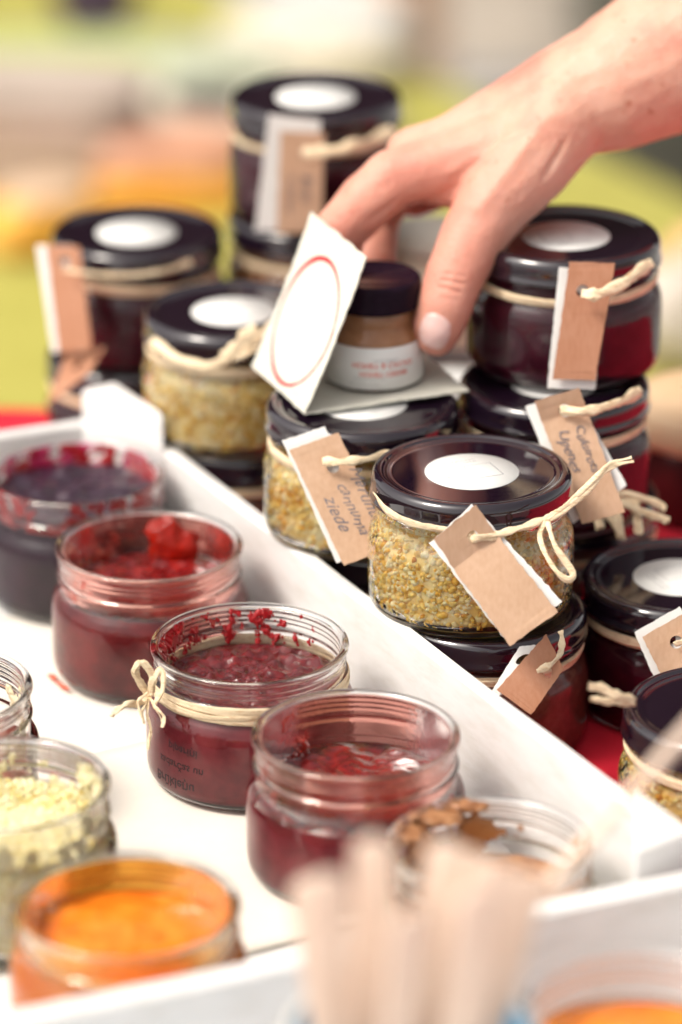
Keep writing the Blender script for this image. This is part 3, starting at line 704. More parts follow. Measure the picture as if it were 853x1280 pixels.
raffia(j, [Vector((-6.56, 16.12, 95.52)), Vector((-0.42, 14.27, 96.27)), Vector((6.56, 16.34, 96.03)), Vector((15.0, 22.34, 94.8)), Vector((26.34, 29.21, 95.66))], 3.0, 4, 17)
# --- jar whose label peeks out behind
jar('lidded_jar', (45.5, 218, 0), 'jar standing behind, only a sliver of its white lid label showing between card and thumb', ME_PURPLE, 1.2, seed=16, group=GL)
# --- left pair
j = jar('lidded_jar', (-38, 164, 0), 'brown jar under the left yellow jar, behind the crate corner', ME_ROSE, .2, seed=8, group=GL)
j = jar('lidded_jar', (-41, 162, 50), 'blurred jar of yellow grains behind the crate corner, raffia bow at its right', ME_GRAIN_S, 5.2, seed=9, group=GL)
raffia(j, [Vector((-71.84, 143.5, 93.82)), Vector((-60.53, 125.56, 92.46)), Vector((-49.21, 119.01, 92.38)), Vector((-39.29, 118.65, 96.66)), Vector((-28.95, 127.19, 101.46)), Vector((-24.55, 134.58, 103.54))], 3.4, 4, 21)
raffia(j, [Vector((-43.64, 114.78, 97.79)), Vector((-37.63, 115.34, 104.25)), Vector((-32.32, 119.54, 109.05))], 3.4, 2, 22); raffia(j, [Vector((-40.67, 114.09, 96.15)), Vector((-33.17, 113.61, 100.14)), Vector((-26.44, 120.63, 101.34))], 2.6, 2, 23)
j = jar('lidded_jar', (-86, 252, 0), 'dark jar at the bottom of the far left stack', ME_PURPLE, .2, seed=10, group=GL)
tag(j, [Vector((-108.82, 204.53, 66.12)), Vector((-93.38, 202.46, 68.92)), Vector((-99.46, 194.77, 61.0)), Vector((-116.69, 191.47, 48.04))], None, KRAFT_D, hole=(.5, .4), seed=9)
j = jar('lidded_jar', (-83, 256, 50), 'jar of purple jam on the far left stack, tag hanging from its left side', ME_PURPLE, .9, seed=11, group=GL)
tag(j, [Vector((-117.08, 221.1, 105.34)), Vector((-103.39, 216.11, 106.38)), Vector((-98.2, 198.22, 69.16)), Vector((-111.77, 201.6, 66.88))], [Vector((-121.13, 223.82, 104.07)), Vector((-106.84, 220.15, 105.66)), Vector((-101.63, 201.72, 67.17)), Vector((-114.61, 205.35, 65.48))], KRAFT_D, hole=(.5, .15), seed=10)
raffia(j, [Vector((-109.44, 208.63, 98.95)), Vector((-101.27, 204.36, 99.12)), Vector((-87.1, 203.87, 97.96)), Vector((-71.54, 208.14, 97.79)), Vector((-59.45, 222.86, 96.66))], 2.6, 3, 25)
# --- back stack of three
j = jar('lidded_jar', (-8, 283, 0), 'jar hidden at the bottom of the far back stack', ME_PURPLE, .9, seed=12, group=GL)
j = jar('lidded_jar', (-12, 281, 50), 'brown jar in the middle of the far back stack', ME_BROWN, .9, seed=13, group=GL)
j = jar('lidded_jar', (-10.2, 280, 100), 'jar of purple jam on top of the far back stack, left of the knuckles', ME_PURPLE, 2.9, seed=14, group=GL)
C4 = [Vector((-23.94, 235.78, 147.79)), Vector((-6.5, 235.53, 147.21)), Vector((-7.83, 231.62, 107.12)), Vector((-25.73, 231.5, 106.83))]
tg = tag(j, C4, [Vector((-28.73, 240.29, 153.34)), Vector((-8.11, 241.35, 150.7)), Vector((-11.05, 235.67, 106.42)), Vector((-34.44, 235.67, 106.42))], hole=(.6, .2), seed=11)
A, B, Cc, D = rel(C4, j); nn_ = (B - A).cross(D - A).normalized(); nn_ = nn_ if nn_.y < 0 else -nn_; mb = MB()
write_on(mb, 'Ķiršu', 5.0, A + (B - A) * .55 + (D - A) * .42, (D - A), (B - A), nn_, lift=.5, shear=.3, wob=1); write_on(mb, 'ievārījums', 3.6, A + (B - A) * .22 + (D - A) * .42, (D - A), (B - A), nn_, lift=.5, shear=.3, wob=1)
obj('handwriting', mb.mesh('handwriting', INK), tg)
raffia(j, [Vector((-14.71, 228.49, 140.82)), Vector((-5.21, 226.82, 142.01)), Vector((7.44, 231.64, 143.13)), Vector((21.08, 257.72, 140.64))], 5.0, 4, 27)
# --- right stack of three
j = jar('lidded_jar', (84, 100, 0), 'brown jar with raffia at the bottom of the right stack', ME_ROSE, 1.9, seed=18, group=GL)
mb = MB()
for k, P in enumerate([[Vector((89.02, 52.19, 65.25)), Vector((95.88, 47.13, 66.13)), Vector((107.77, 52.19, 65.25))], [Vector((89.82, 50.82, 64.58)), Vector((97.18, 43.28, 62.14)), Vector((99.9, 39.43, 58.17))], [Vector((104.81, 51.27, 65.64)), Vector((106.52, 45.68, 62.68)), Vector((107.23, 41.27, 57.38))], [Vector((96.3, 55.13, 69.65)), Vector((99.33, 46.24, 64.01)), Vector((100.91, 40.82, 56.32))], [Vector((84.96, 46.24, 64.01)), Vector((92.87, 46.4, 69.55)), Vector((104.51, 48.7, 69.84)), Vector((116.34, 50.59, 64.05))], [Vector((86.81, 50.54, 69.07)), Vector((91.37, 43.92, 66.23)), Vector((93.17, 38.48, 61.07))], [Vector((100.19, 47.91, 67.98)), Vector((108.66, 44.39, 64.79)), Vector((117.44, 45.12, 61.36))]]):
    strand(mb, spline(rel(P, j), 7), 2.6, (0, -1, .4), 80 + k, 3, .5)
obj('raffia_bow', mb.mesh('raffia_bow', RAFFIA), j)
j = jar('lidded_jar', (78, 86, 50), 'jar of purple jam in the middle of the right stack, with a long written tag', ME_PURPLE, 2.4, seed=15, group=GL)
C4 = [Vector((68.02, 35.46, 110.45)), Vector((83.8, 37.32, 114.86)), Vector((99.84, 16.76, 76.46)), Vector((84.67, 15.12, 72.58))]
tg = tag(j, C4, [Vector((64.79, 37.71, 108.06)), Vector((81.78, 40.84, 112.9)), Vector((100.7, 24.06, 83.47)), Vector((81.54, 18.8, 71.01))], hole=(.55, .13), crease=.16, seed=12)
A, B, Cc, D = rel(C4, j); nn_ = (B - A).cross(D - A).normalized(); nn_ = nn_ if nn_.y < 0 else -nn_; mb = MB()
write_on(mb, 'Cukurots', 4.6, A + (B - A) * .6 + (D - A) * .26, (D - A), (B - A), nn_, lift=.7, shear=.3, wob=1); write_on(mb, 'Upenes', 5.2, A + (B - A) * .22 + (D - A) * .26, (D - A), (B - A), nn_, lift=.7, shear=.3, wob=1)
obj('handwriting', mb.mesh('handwriting', INK), tg)
raffia(j, [Vector((76.86, 31.57, 108.95)), Vector((85.17, 29.6, 109.42)), Vector((96.75, 35.24, 109.93)), Vector((107.33, 55.77, 107.14))], 2.8, 4, 29)
j = jar('lidded_jar', (82, 105, 100), 'jar of purple jam on top of the right stack, with an orange-brown tag', ME_PURPLE, 3.4, seed=19, group=GL)
tag(j, [Vector((80.65, 58.53, 154.8)), Vector((96.76, 58.31, 154.28)), Vector((90.09, 47.87, 114.14)), Vector((75.05, 47.98, 114.4))], [Vector((77.15, 60.6, 151.99)), Vector((94.42, 60.38, 151.47)), Vector((90.29, 49.35, 109.93)), Vector((73.23, 49.57, 110.45))], KRAFT_D, hole=(.38, .24), seed=13)
raffia(j, [Vector((84.99, 51.42, 145.66)), Vector((91.05, 49.53, 146.33)), Vector((101.43, 57.9, 148.15)), Vector((112.39, 79.47, 147.83))], 3.2, 4, 31)

# ================================================================== SMALL JAR AND FOLDED CARD
def small_jar():
    t = thing('small_jar', 'small black-capped jar of brown spread with a white printed label, held by the hand', 'jar', (12.1, 83.7, 101.5))
    mb = MB()
    out = [(0, .6), (13, .4), (15.4, 0), (17.1, 1.2), (17.75, 3.2), (17.75, 17.5), (17.4, 19.6), (16.4, 21.6), (15.5, 23), (15.2, 24.5), (15.8, 25.6), (15.2, 26.8), (15.2, 34)]
    inn = [(13.9, 34), (13.9, 23), (15, 21), (16.0, 19.2), (16.3, 17.5), (16.3, 4), (15, 2.4), (0, 2.2)]
    lathe(mb, out + inn, 80); obj('glass', mb.mesh('glass', GLASS), t)
    mb = MB(); lathe(mb, [(0, 2.5), (14.8, 2.7), (16.6, 4.2), (16.6, 17.5), (16.3, 19), (15.3, 20.8), (14.1, 22.8), (14.1, 30), (0, 30)], 64); obj('filling', mb.mesh('filling', SPREAD), t)
    mb = MB(); lathe(mb, [(r_, z_ + 4) for r_, z_ in [(16.4, 25.8), (16.9, 25.4), (17.2, 25.9), (17.0, 26.8), (17.0, 33.8), (16.6, 35), (15.8, 35.6), (14.6, 35.6), (14.0, 35.2), (0, 35.2), (0, 34), (16, 34), (16.4, 30), (16.4, 25.8)]], 96)
    lid = obj('lid', mb.mesh('lid', CAP), t)
    mb = MB(); lathe(mb, [(17.78, 1.8), (17.95, 1.9), (17.95, 17.6), (17.78, 17.7)], 96); lb = obj('label', mb.mesh('label', WHITE), t)
    wrap_text([('HONEY SPREAD', 1.3, 268, 13.4, 0), ('ingredients: honey, cocoa', 1.15, 245, 6.2, 0), ('store in a cool dry place', 1.15, 240, 4.2, 0), ('net 50 g  best before', 1.15, 250, 2.4, 0)], 18.0, lb, FAINT, flip=True, name='grey_print')
    wrap_text([('HONEY & CACAO', 2.9, 243, 12.0, 0), ('HONEY CREAM', 2.6, 252, 8.6, 0)], 18.0, lb, PALERED, flip=True, name='red_print', bold=.05)
    return t
small_jar()
t = thing('folded_card', 'cream folded card with a hand drawn red ring, standing on a black lid', 'card', (0, 0, 0))
F1 = Vector((-32.6, 98.7, 100.3)); F2 = Vector((-12.7, 49.5, 100.3)); UP = Vector((22, 8.9, 56.4)); FX = Vector((59.1, 20.6, .9))
def panel(name, a, b, c, d_, th, seed, jag=.4, bend=0):
    return obj(name, tag_mesh(name, [a, b, c, d_], CARD, hole=None, th=th, jag=jag, seed=seed, bend=bend), t)
up = panel('upright_panel', F1 + UP, F2 + UP, F2, F1, .45, 3, bend=.8)
panel('flat_panel', F2, F1, F1 + FX, F2 + FX, .45, 4)
fu = (F2 - F1).normalized(); hu = UP.normalized(); pn = fu.cross(hu).normalized()
pn = pn if pn.y < 0 else -pn
cen = F1 + (F2 - F1) * .5 + UP * .44; mb = MB(); n = 120; vs = []; fs = []
bv = BVHTree.FromPolygons([v.co / MM for v in up.data.vertices], [p.vertices[:] for p in up.data.polygons])
for i in range(n):
    a = 2 * math.pi * i / n; wd = .75 + 1.25 * max(0, math.sin(a * 1 - .6)) ** 2 + .9 * max(0, math.cos(a + 1.9)) ** 4 + .25 * noise.noise(Vector((i * .3, 0, 0)))
    for r in (23.3 - wd / 2, 23.3 + wd / 2):
        p = cen + fu * math.cos(a) * r * .98 + hu * math.sin(a) * r * 1.02
        hit = bv.ray_cast(p + pn * 20, -pn)
        vs.append((hit[0] if hit[0] else p) + pn * .15)
for i in range(n): k = 2 * ((i + 1) % n); fs.append((2 * i, 2 * i + 1, k + 1, k))
mb.add(vs, fs); obj('red_ring', mb.mesh('red_ring', REDINK), up)

# ================================================================== HAND
def hand():
    CH = [[((208.05, 184.39, 236.87), 39.0), ((124.84, 135.1, 210.13), 29.56), ((100.19, 125.38, 199.97), 24.5), ((81.52, 122.77, 193.79), 20.42), ((62.45, 123.2, 184.54), 16.96), ((39.1, 121.71, 175.86), 12.3), ((28.39, 126.31, 171.33), 12.36)], [((81.29, 117.56, 191.74), 19.2), ((62.09, 113.03, 181.02), 14.54), ((38.83, 110.2, 174.32), 11.63), ((19.05, 108.28, 169.77), 10.76)], [((81.99, 130.24, 190.92), 17.6), ((63.16, 137.76, 177.89), 14.79), ((35.25, 140.81, 164.54), 11.3), ((21.93, 142.31, 157.82), 10.14)], [((82.34, 134.87, 186.46), 16.5), ((63.69, 147.54, 170.19), 13.13), ((40.22, 156.03, 154.32), 10.24), ((28.21, 155.83, 148.7), 9.35)], [((38.83, 110.2, 174.32), 11.05), ((19.05, 108.28, 169.77), 10.76), ((9.17, 105.84, 161.42), 10.48), ((-0.44, 104.5, 150.53), 9.62), ((-0.73, 105.14, 139.22), 8.2), ((3.38, 106.79, 130.27), 7.05)], [((39.27, 125.51, 169.43), 11.18), ((18.79, 130.51, 160.72), 10.35), ((12.96, 135.42, 146.64), 9.53), ((12.35, 128.08, 134.4), 8.63), ((14.09, 120.25, 126.14), 7.12)], [((35.25, 140.81, 164.54), 10.71), ((20.52, 147.46, 154.59), 9.59), ((13.1, 150.64, 141.56), 8.44), ((11.27, 141.34, 129.82), 7.81), ((13.59, 130.27, 124.18), 6.87)], [((40.22, 156.85, 156.27), 9.64), ((25.26, 160.59, 149.68), 8.47), ((15.66, 164.67, 138.79), 7.6), ((13.19, 155.43, 129.76), 6.67)], [((27.27, 112.1, 168.53), 8.75), ((41.79, 109.06, 166.47), 8.74), ((50.46, 106.24, 164.95), 9.89)], [((79.43, 114.51, 189.65), 17.43), ((68.2, 104.8, 176.96), 16.22), ((55.95, 97.49, 164.78), 13.88), ((47.21, 89.97, 152.11), 11.84), ((40.51, 82.46, 139.48), 10.67), ((37.34, 78.87, 130.98), 10.38), ((35.35, 77.23, 124.53), 9.52), ((34.51, 76.71, 120.72), 7.8)]]
    bm = bmesh.new()
    def cap(a, ra, b, rb):
        a = Vector(a); b = Vector(b); n = max(2, int((b - a).length / 1.3))
        for i in range(n + 1):
            u = i / n; bmesh.ops.create_icosphere(bm, subdivisions=3, radius=(ra + (rb - ra) * u) * MM, matrix=Matrix.Translation(a.lerp(b, u) * MM))
    for chain in CH:
        for (p, r), (q, s) in zip(chain, chain[1:]): cap(p, r, q, s)
    me = bpy.data.meshes.new('h'); bm.to_mesh(me); bm.free()
    o = bpy.data.objects.new('h', me); col.objects.link(o)
    m1 = o.modifiers.new('r', 'REMESH'); m1.mode = 'VOXEL'; m1.voxel_size = .85 * MM
    m2 = o.modifiers.new('s', 'SMOOTH'); m2.factor = .5; m2.iterations = 10
    dg = bpy.context.evaluated_depsgraph_get(); dg.update()
    res = bpy.data.meshes.new_from_object(o.evaluated_get(dg)); bpy.data.objects.remove(o); bpy.data.meshes.remove(me)
    # creases, tendons and small veins as real relief
    CR = [((33.92, 73.23, 143.34), (45.37, 72.34, 141.23), 0.6, 1.2), ((32.78, 72.23, 140.97), (45.66, 71.01, 138.07), 0.55, 1.0), ((34.78, 74.01, 145.19), (44.8, 73.46, 143.87), 0.5, 0.8), ((72.67, 89.4, 176.48), (81.84, 94.76, 189.15), 1.3, 1.3), ((66.84, 82.81, 166.02), (75.54, 90.52, 179.12), 1.1, 0.9), ((61.29, 82.38, 154.7), (65.5, 84.72, 165.39), 1.0, 0.8), ((21.25, 97.49, 164.78), (10.28, 96.46, 157.22), 1.2, 0.9), ((12.61, 106.38, 175.55), (18.89, 95.25, 169.76), 1.0, 0.7), ((10.29, 105.59, 173.68), (16.0, 94.35, 167.63), 0.8, 0.6), ((61.2, 87.73, 172.52), (67.98, 82.81, 166.02), 0.9, 0.3), ((36.84, 80.48, 155.35), (49.74, 79.59, 153.24), 0.7, 0.25), ((35.92, 70.56, 137.01), (43.94, 69.89, 135.43), 0.6, 0.3), ((88.18, 93.37, 196.14), (81.72, 89.16, 181.05), 1.2, 0.55), ((93.04, 98.93, 209.31), (85.32, 92.25, 193.51), 1.4, 0.35), ((49.74, 84.72, 165.39), (75.43, 96.4, 198.19), 2.6, -1.1), ((26.96, 100.97, 183.3), (72.67, 100.78, 203.41), 2.0, -0.9), ((38.55, 99.52, 174.72), (72.56, 95.29, 195.55), 1.6, -0.6)]
    nrm = [v.normal.copy() for v in res.vertices]
    for v, nn in zip(res.vertices, nrm):
        p = v.co / MM; dd = 0
        for (a, b, wd, dp) in CR:
            a = Vector(a); b = Vector(b); ab = b - a; u = max(0, min(1, (p - a).dot(ab) / ab.dot(ab))); ds = (p - a - ab * u).length
            if ds < wd * 4: dd -= dp * math.exp(-(ds / wd) ** 2) * (1 if dp < 0 else math.sin(math.pi * (u * .9 + .05)) ** .5)
        dd += .30 * noise.noise(p * .12) + .12 * noise.noise(p * .4) + .05 * noise.noise(p * 1.1)
        v.co += nn * dd * MM
    m, nt, b = mat('skin')
    v = coords(nt, 28); t1 = N(nt, 'ShaderNodeTexNoise', Scale=1.0, Detail=5, Roughness=.6); nt.links.new(v, t1.inputs['Vector'])
    c1a = ramp(nt, t1.outputs[0], [(.30, (.60, .24, .18)), (.50, (.70, .38, .28)), (.70, (.74, .46, .36))])
    vf = coords(nt, 170); tf_ = N(nt, 'ShaderNodeTexNoise', Scale=1.0, Detail=2, Roughness=.5); nt.links.new(vf, tf_.inputs['Vector'])
    fr = ramp(nt, tf_.outputs[0], [(.0, (1, 1, 1)), (.66, (1, 1, 1)), (.76, (.80, .62, .55))])
    fx = N(nt, 'ShaderNodeMix', data_type='RGBA', blend_type='MULTIPLY'); fx.inputs[0].default_value = 1; nt.links.new(c1a, fx.inputs[6]); nt.links.new(fr, fx.inputs[7]); c1 = fx.outputs[2]
    # ruddier skin towards the fingertips
    tc = N(nt, 'ShaderNodeTexCoord'); dist = N(nt, 'ShaderNodeVectorMath', operation='DISTANCE'); dist.inputs[1].default_value = (0.03, 0.0904, 0.1428)
    nt.links.new(tc.outputs['Object'], dist.inputs[0])
    mr = N(nt, 'ShaderNodeMapRange'); mr.inputs[1].default_value = .028; mr.inputs[2].default_value = .070; mr.inputs[3].default_value = .55; mr.inputs[4].default_value = 0.0
    nt.links.new(dist.outputs['Value'], mr.inputs[0])
    mx = N(nt, 'ShaderNodeMix', data_type='RGBA'); nt.links.new(mr.outputs[0], mx.inputs[0]); nt.links.new(c1, mx.inputs[6]); mx.inputs[7].default_value = (.68, .25, .19, 1)
    nt.links.new(mx.outputs[2], b.inputs['Base Color'])
    b.inputs['Roughness'].default_value = .5; b.inputs['Specular IOR Level'].default_value = .4
    b.inputs['Subsurface Weight'].default_value = .3; b.inputs['Subsurface Radius'].default_value = (1, .35, .2); b.inputs['Subsurface Scale'].default_value = 3 * MM
    v2 = coords(nt, 700); t2 = N(nt, 'ShaderNodeTexVoronoi', Scale=1.0); nt.links.new(v2, t2.inputs['Vector'])
    v3 = coords(nt, 1500); t3 = N(nt, 'ShaderNodeTexNoise', Scale=1.0, Detail=3); nt.links.new(v3, t3.inputs['Vector'])
    ad = N(nt, 'ShaderNodeMath', operation='ADD'); nt.links.new(t2.outputs['Distance'], ad.inputs[0]); nt.links.new(t3.outputs[0], ad.inputs[1])
    bump(nt, b, ad.outputs[0], .45, .25)
    res.materials.clear(); res.materials.append(m)
    res.polygons.foreach_set('use_smooth', [True] * len(res.polygons))
    res.name = 'person'
    o = obj('person', res); o['label'] = 'bare forearm and right hand reaching in from the upper right to grip the small jar'; o['category'] = 'person'
    # thumb nail laid on the surface
    bv = BVHTree.FromPolygons([v.co / MM for v in res.vertices], [p.vertices[:] for p in res.polygons])
    c0, ul, uw, dr = [Vector(q) for q in [(33.11, 67.76, 125.25), (-4.3, -3.69, -8.71), (5.16, -1.11, -2.64), (2.44, 9.4, -3.46)]]
    dr.normalize(); ul.normalize(); uw = (uw - ul * uw.dot(ul)).normalized(); mb = MB(); n = 22; vs = []; fs = []; ok = {}
    for j in range(n + 1):
        for i in range(n + 1):
            a, b2 = i / n * 2 - 1, j / n * 2 - 1
            # squarish ellipse
            rr = max(abs(a), abs(b2)); 
            if rr > 0:
                l = math.hypot(a, b2); k = rr / l * (1 + .10 * (min(abs(a), abs(b2)) / rr)); a2, b3 = a * k, b2 * k
            else: a2 = b3 = 0
            p = c0 + uw * a2 * 6.0 + ul * b3 * 6.6
            h = bv.ray_cast(p - dr * 30, dr)
            q = h[0] if h[0] else p
            e = max(abs(a), abs(b2)); vs.append(q - dr * (.55 * (1 - e ** 6) + .05 - (.5 if e > .99 else 0)))
    for j in range(n):
        for i in range(n): k = j * (n + 1) + i; fs.append((k, k + 1, k + n + 2, k + n + 1))
    mb.add(vs, fs); mn, nt, b = mat('fingernail'); b.inputs['Base Color'].default_value = (.84, .56, .52, 1); b.inputs['Roughness'].default_value = .15; b.inputs['Coat Weight'].default_value = .3
    b.inputs['Subsurface Weight'].default_value = .2; b.inputs['Subsurface Scale'].default_value = MM
    obj('thumb_nail', mb.mesh('thumb_nail', mn), o)
hand()

# ================================================================== STICKS IN A BLUE CUP
cx, cyy = 18.0, -372.0
t = thing('stick_cup', 'blue cup that holds the wooden tasting sticks', 'cup', (cx, cyy, 3.1))
mb = MB(); lathe(mb, [(0, 0), (25, 0), (26, 1), (31.5, 92), (31.0, 93), (30.2, 92), (24.8, 2), (0, 2)], 64); obj('cup_body', mb.mesh('cup_body', noisy('blue_card', (.10, .38, .62), (.14, .46, .70), 40, rough=.5, bs=.1)), t)
mb = MB(); lathe(mb, [(31.0, 91.2), (32.3, 91.6), (32.8, 92.8), (32.2, 94), (31, 94.2), (30.4, 93.2), (31.0, 91.2)], 64); obj('rim', mb.mesh('rim', WHITE), t)
def stick(p0, p1, wd, th, label, seed, name='wooden_stick', cat='wooden stick', group='tasting sticks in the blue cup', facing=(0, -1, 0)):
    p0 = Vector(p0); p1 = Vector(p1); ax = (p1 - p0).normalized(); fc = Vector(facing); fc = (fc - ax * fc.dot(ax)).normalized(); sd = ax.cross(fc)
    L = (p1 - p0).length; mb = MB(); ol = []
    for k in range(13): a = math.pi * k / 12; ol.append((math.cos(a) * wd / 2, L - wd / 2 + math.sin(a) * wd / 2))
    for k in range(13): a = math.pi + math.pi * k / 12; ol.append((math.cos(a) * wd / 2, wd / 2 + math.sin(a) * wd / 2))
    n = len(ol); vs = [(sd * x + fc * th / 2) + ax * y for x, y in ol] + [(sd * x - fc * th / 2) + ax * y for x, y in ol]
    fs = [tuple(range(n)), tuple(range(2 * n - 1, n - 1, -1))] + [(i, n + i, n + (i + 1) % n, (i + 1) % n) for i in range(n)]
    mb.add(vs, fs); me = mb.mesh(name, WOODS, smooth=False)
    bm = bmesh.new(); bm.from_mesh(me); bmesh.ops.recalc_face_normals(bm, faces=bm.faces[:]); bm.to_mesh(me); bm.free(); bevel(me, .3, 2)
    return thing(name, label, cat, p0, 0, group, me)
STK = [((0.73, -378.4, 35.32), (-3.62, -393.53, 153.68), 11, 'broad pale stick leaning left at the left side of the cup', (0.2, -1, 0)), ((9.15, -369.93, 29.66), (8.21, -381.3, 156.95), 11, 'tallest left stick of the cup, upright', (0, -1, 0)), ((15.62, -361.46, 24.0), (26.7, -372.73, 151.54), 11, 'upright stick in the middle of the cup', (-0.2, -1, 0)), ((19.48, -378.4, 35.32), (38.5, -378.95, 149.66), 11, 'stick leaning right at the right side of the cup', (0.1, -1, 0)), ((8.97, -386.86, 40.97), (17.15, -405.99, 149.87), 10, 'short darker stick at the front of the cup', (0.5, -1, 0)), ((28.09, -369.93, 29.66), (32.2, -360.2, 142.64), 11, 'stick behind the right side of the bundle', (-0.1, -1, 0)), ((4.97, -365.7, 26.83), (-8.34, -371.89, 140.68), 10, 'leftmost stick behind the bundle, leaning out', (0.1, -1, 0)), ((21.56, -378.4, 35.32), (47.35, -371.26, 142.16), 10, 'rightmost slim stick, leaning out', (0.1, -1, 0)), ((24.44, -386.86, 40.97), (33.8, -399.32, 152.83), 11, 'low broad stick at the right front of the bundle', (0.3, -1, 0))]
for i, (a, b, wd, lab, sd) in enumerate(STK): stick(a, b, wd, 1.8, lab, i, facing=sd)
mb = MB(); a = Vector(Vector((51.66, -334.07, 114.56))); b = Vector(Vector((100.68, -312.78, 164.95)))
# thin long skewer leaning on the crate edge
bx = thing('wooden_skewer', 'long thin wooden skewer slanting up to the right across the near crate corner', 'skewer', a)
ax = (b - a).normalized(); L = (b - a).length; mb = MB(); lathe(mb, [(0, 0), (.5, .4), (1.9, 6), (1.9, L), (0, L)], 12)
o = obj('shaft', mb.mesh('shaft', WOODS), bx); o.rotation_euler = ax.to_track_quat('Z', 'Y').to_euler()

# ================================================================== BLURRED THINGS BEHIND
def soft(mb, c, s, n=4, lump=.12, seed=0, p=3.0, mi=0):
    """a rounded, slightly lumpy block"""
    out = []
    for v in iv:
        l = (abs(v.x) ** p + abs(v.y) ** p + abs(v.z) ** p) ** (1 / p); q = v / l
        k = 1 + lump * noise.fractal(v * 1.5 + Vector((seed, 0, 0)), 1, 2, 3)
        out.append((c[0] + q.x * s[0] * k, c[1] + q.y * s[1] * k, c[2] + q.z * s[2] * k))
    mb.add(out, iff, mi)
TZ = -329.5
t = thing('bread_loaf', 'blurred flat orange-brown loaf behind the purple jars', 'bread', (-128, 1600, TZ), R(4))
mb = MB(); soft(mb, (0, 0, 36), (66, 40, 20), seed=2, p=3.4); obj('crust', mb.mesh('crust', noisy('salmon_crust', (.56, .27, .17), (.66, .36, .24), 30, bs=.3)), t)
mb = MB(); soft(mb, (0, -4, 14), (70, 42, 15), seed=3, p=3.4); obj('orange_base', mb.mesh('orange_base', noisy('orange_crumb', (.82, .33, .02), (.88, .46, .06), 30)), t)
t = thing('cheese_piece', 'blurred orange cheese piece at the left edge behind the far left stack', 'cheese', (-222, 1480, TZ), R(30))
mb = MB(); soft(mb, (0, 0, 22), (44, 30, 22), seed=5, p=3); obj('cheese_body', mb.mesh('cheese_body', noisy('orange_cheese', (.82, .38, .04), (.88, .50, .10), 30)), t)
mb = MB(); soft(mb, (4, 0, 44), (34, 24, 4), seed=6, p=3); obj('rind', mb.mesh('rind', noisy('beige_rind', (.66, .46, .3), (.74, .56, .4), 30)), t)
t = thing('wooden_box', 'blurred pinkish-brown box at the far left', 'box', (-262, 1640, TZ), R(-8))
mb = MB(); soft(mb, (0, 0, 40), (112, 60, 40), seed=7, p=5, lump=.06); obj('box_body', mb.mesh('box_body', noisy('pinkish_brown_board', (.40, .28, .24), (.50, .38, .33), 12)), t)
mb = MB(); soft(mb, (8, 0, 82), (104, 56, 6), seed=9, p=5, lump=.06); obj('lid', mb.mesh('lid', noisy('pale_pinkish_board', (.42, .34, .29), (.50, .42, .36), 12)), t)
t = thing('plastic_tub', 'blurred pale greenish white tub with a green stripe', 'tub', (-205, 1840, TZ), R(-6))
mb = MB(); soft(mb, (0, 0, 28), (160, 62, 28), seed=8, p=3.0, lump=.12); obj('tub_body', mb.mesh('tub_body', noisy('milky_plastic', (.40, .43, .31), (.50, .53, .40), 14, rough=.5)), t)
mb = MB(); soft(mb, (-20, -20, 56), (90, 12, 5), seed=8, p=3, lump=.05); obj('green_stripe', mb.mesh('green_stripe', noisy('leaf_green', (.48, .54, .14), (.56, .62, .2), 14)), t)
t = thing('knife', 'blurred dark handled knife lying behind the far back stack', 'knife', (-106, 1720, TZ + 46), R(-12))
mb = MB(); soft(mb, (0, 0, 0), (32, 9, 8), p=4, lump=.02); obj('handle', mb.mesh('handle', noisy('dark_handle', (.02, .02, .03), (.04, .04, .06), 20)), t)
mb = MB(); box(mb, (75, 0, 0), (86, 22, 2)); obj('blade', bevel(mb.mesh('blade', noisy('dull_steel', (.4, .4, .4), (.5, .5, .5), 20, rough=.3)), .5), t)
t = thing('cutting_block', 'pale block under the dark handled knife', 'block', (-70, 1745, TZ), R(-8))
mb = MB(); soft(mb, (0, 0, 18), (110, 48, 18), seed=4, p=5, lump=.03); obj('block_body', mb.mesh('block_body', noisy('greyish_wood', (.58, .50, .40), (.68, .60, .50), 20)), t)
t = thing('berry_bowl', 'blurred dark violet bowl at the top left', 'bowl', (-215, 2040, TZ))
mb = MB(); lathe(mb, [(0, 0), (20, 0), (24, 5), (40, 44), (42, 50), (39, 50), (35, 42), (0, 36)], 48); obj('bowl_body', mb.mesh('bowl_body', noisy('dark_violet_glaze', (.03, .018, .035), (.06, .04, .07), 20, rough=.5)), t)
mb = MB()
for i in range(26):
    a = i * 2.4; r = 6 * math.sqrt(i); soft(mb, (r * math.cos(a), r * math.sin(a), 48 + 3 * math.sin(i * 3)), (8, 8, 8), p=2, lump=0)
obj('berries', mb.mesh('berries', noisy('violet_berries', (.05, .02, .06), (.09, .05, .10), 20)), t)
t = thing('cloth_pile', 'pale cream folded cloths heaped behind the far back stack', 'cloth', (-20, 1960, TZ), R(-25))
mb = MB(); soft(mb, (0, 0, 20), (90, 60, 20), seed=14, p=3, lump=.15); obj('lower_fold', mb.mesh('lower_fold', noisy('cream_linen', (.66, .60, .48), (.74, .68, .56), 14)), t)
mb = MB(); soft(mb, (10, 6, 48), (66, 46, 12), seed=15, p=3, lump=.15); obj('upper_fold', mb.mesh('upper_fold', noisy('pale_grey_linen', (.60, .58, .54), (.70, .68, .64), 14)), t)
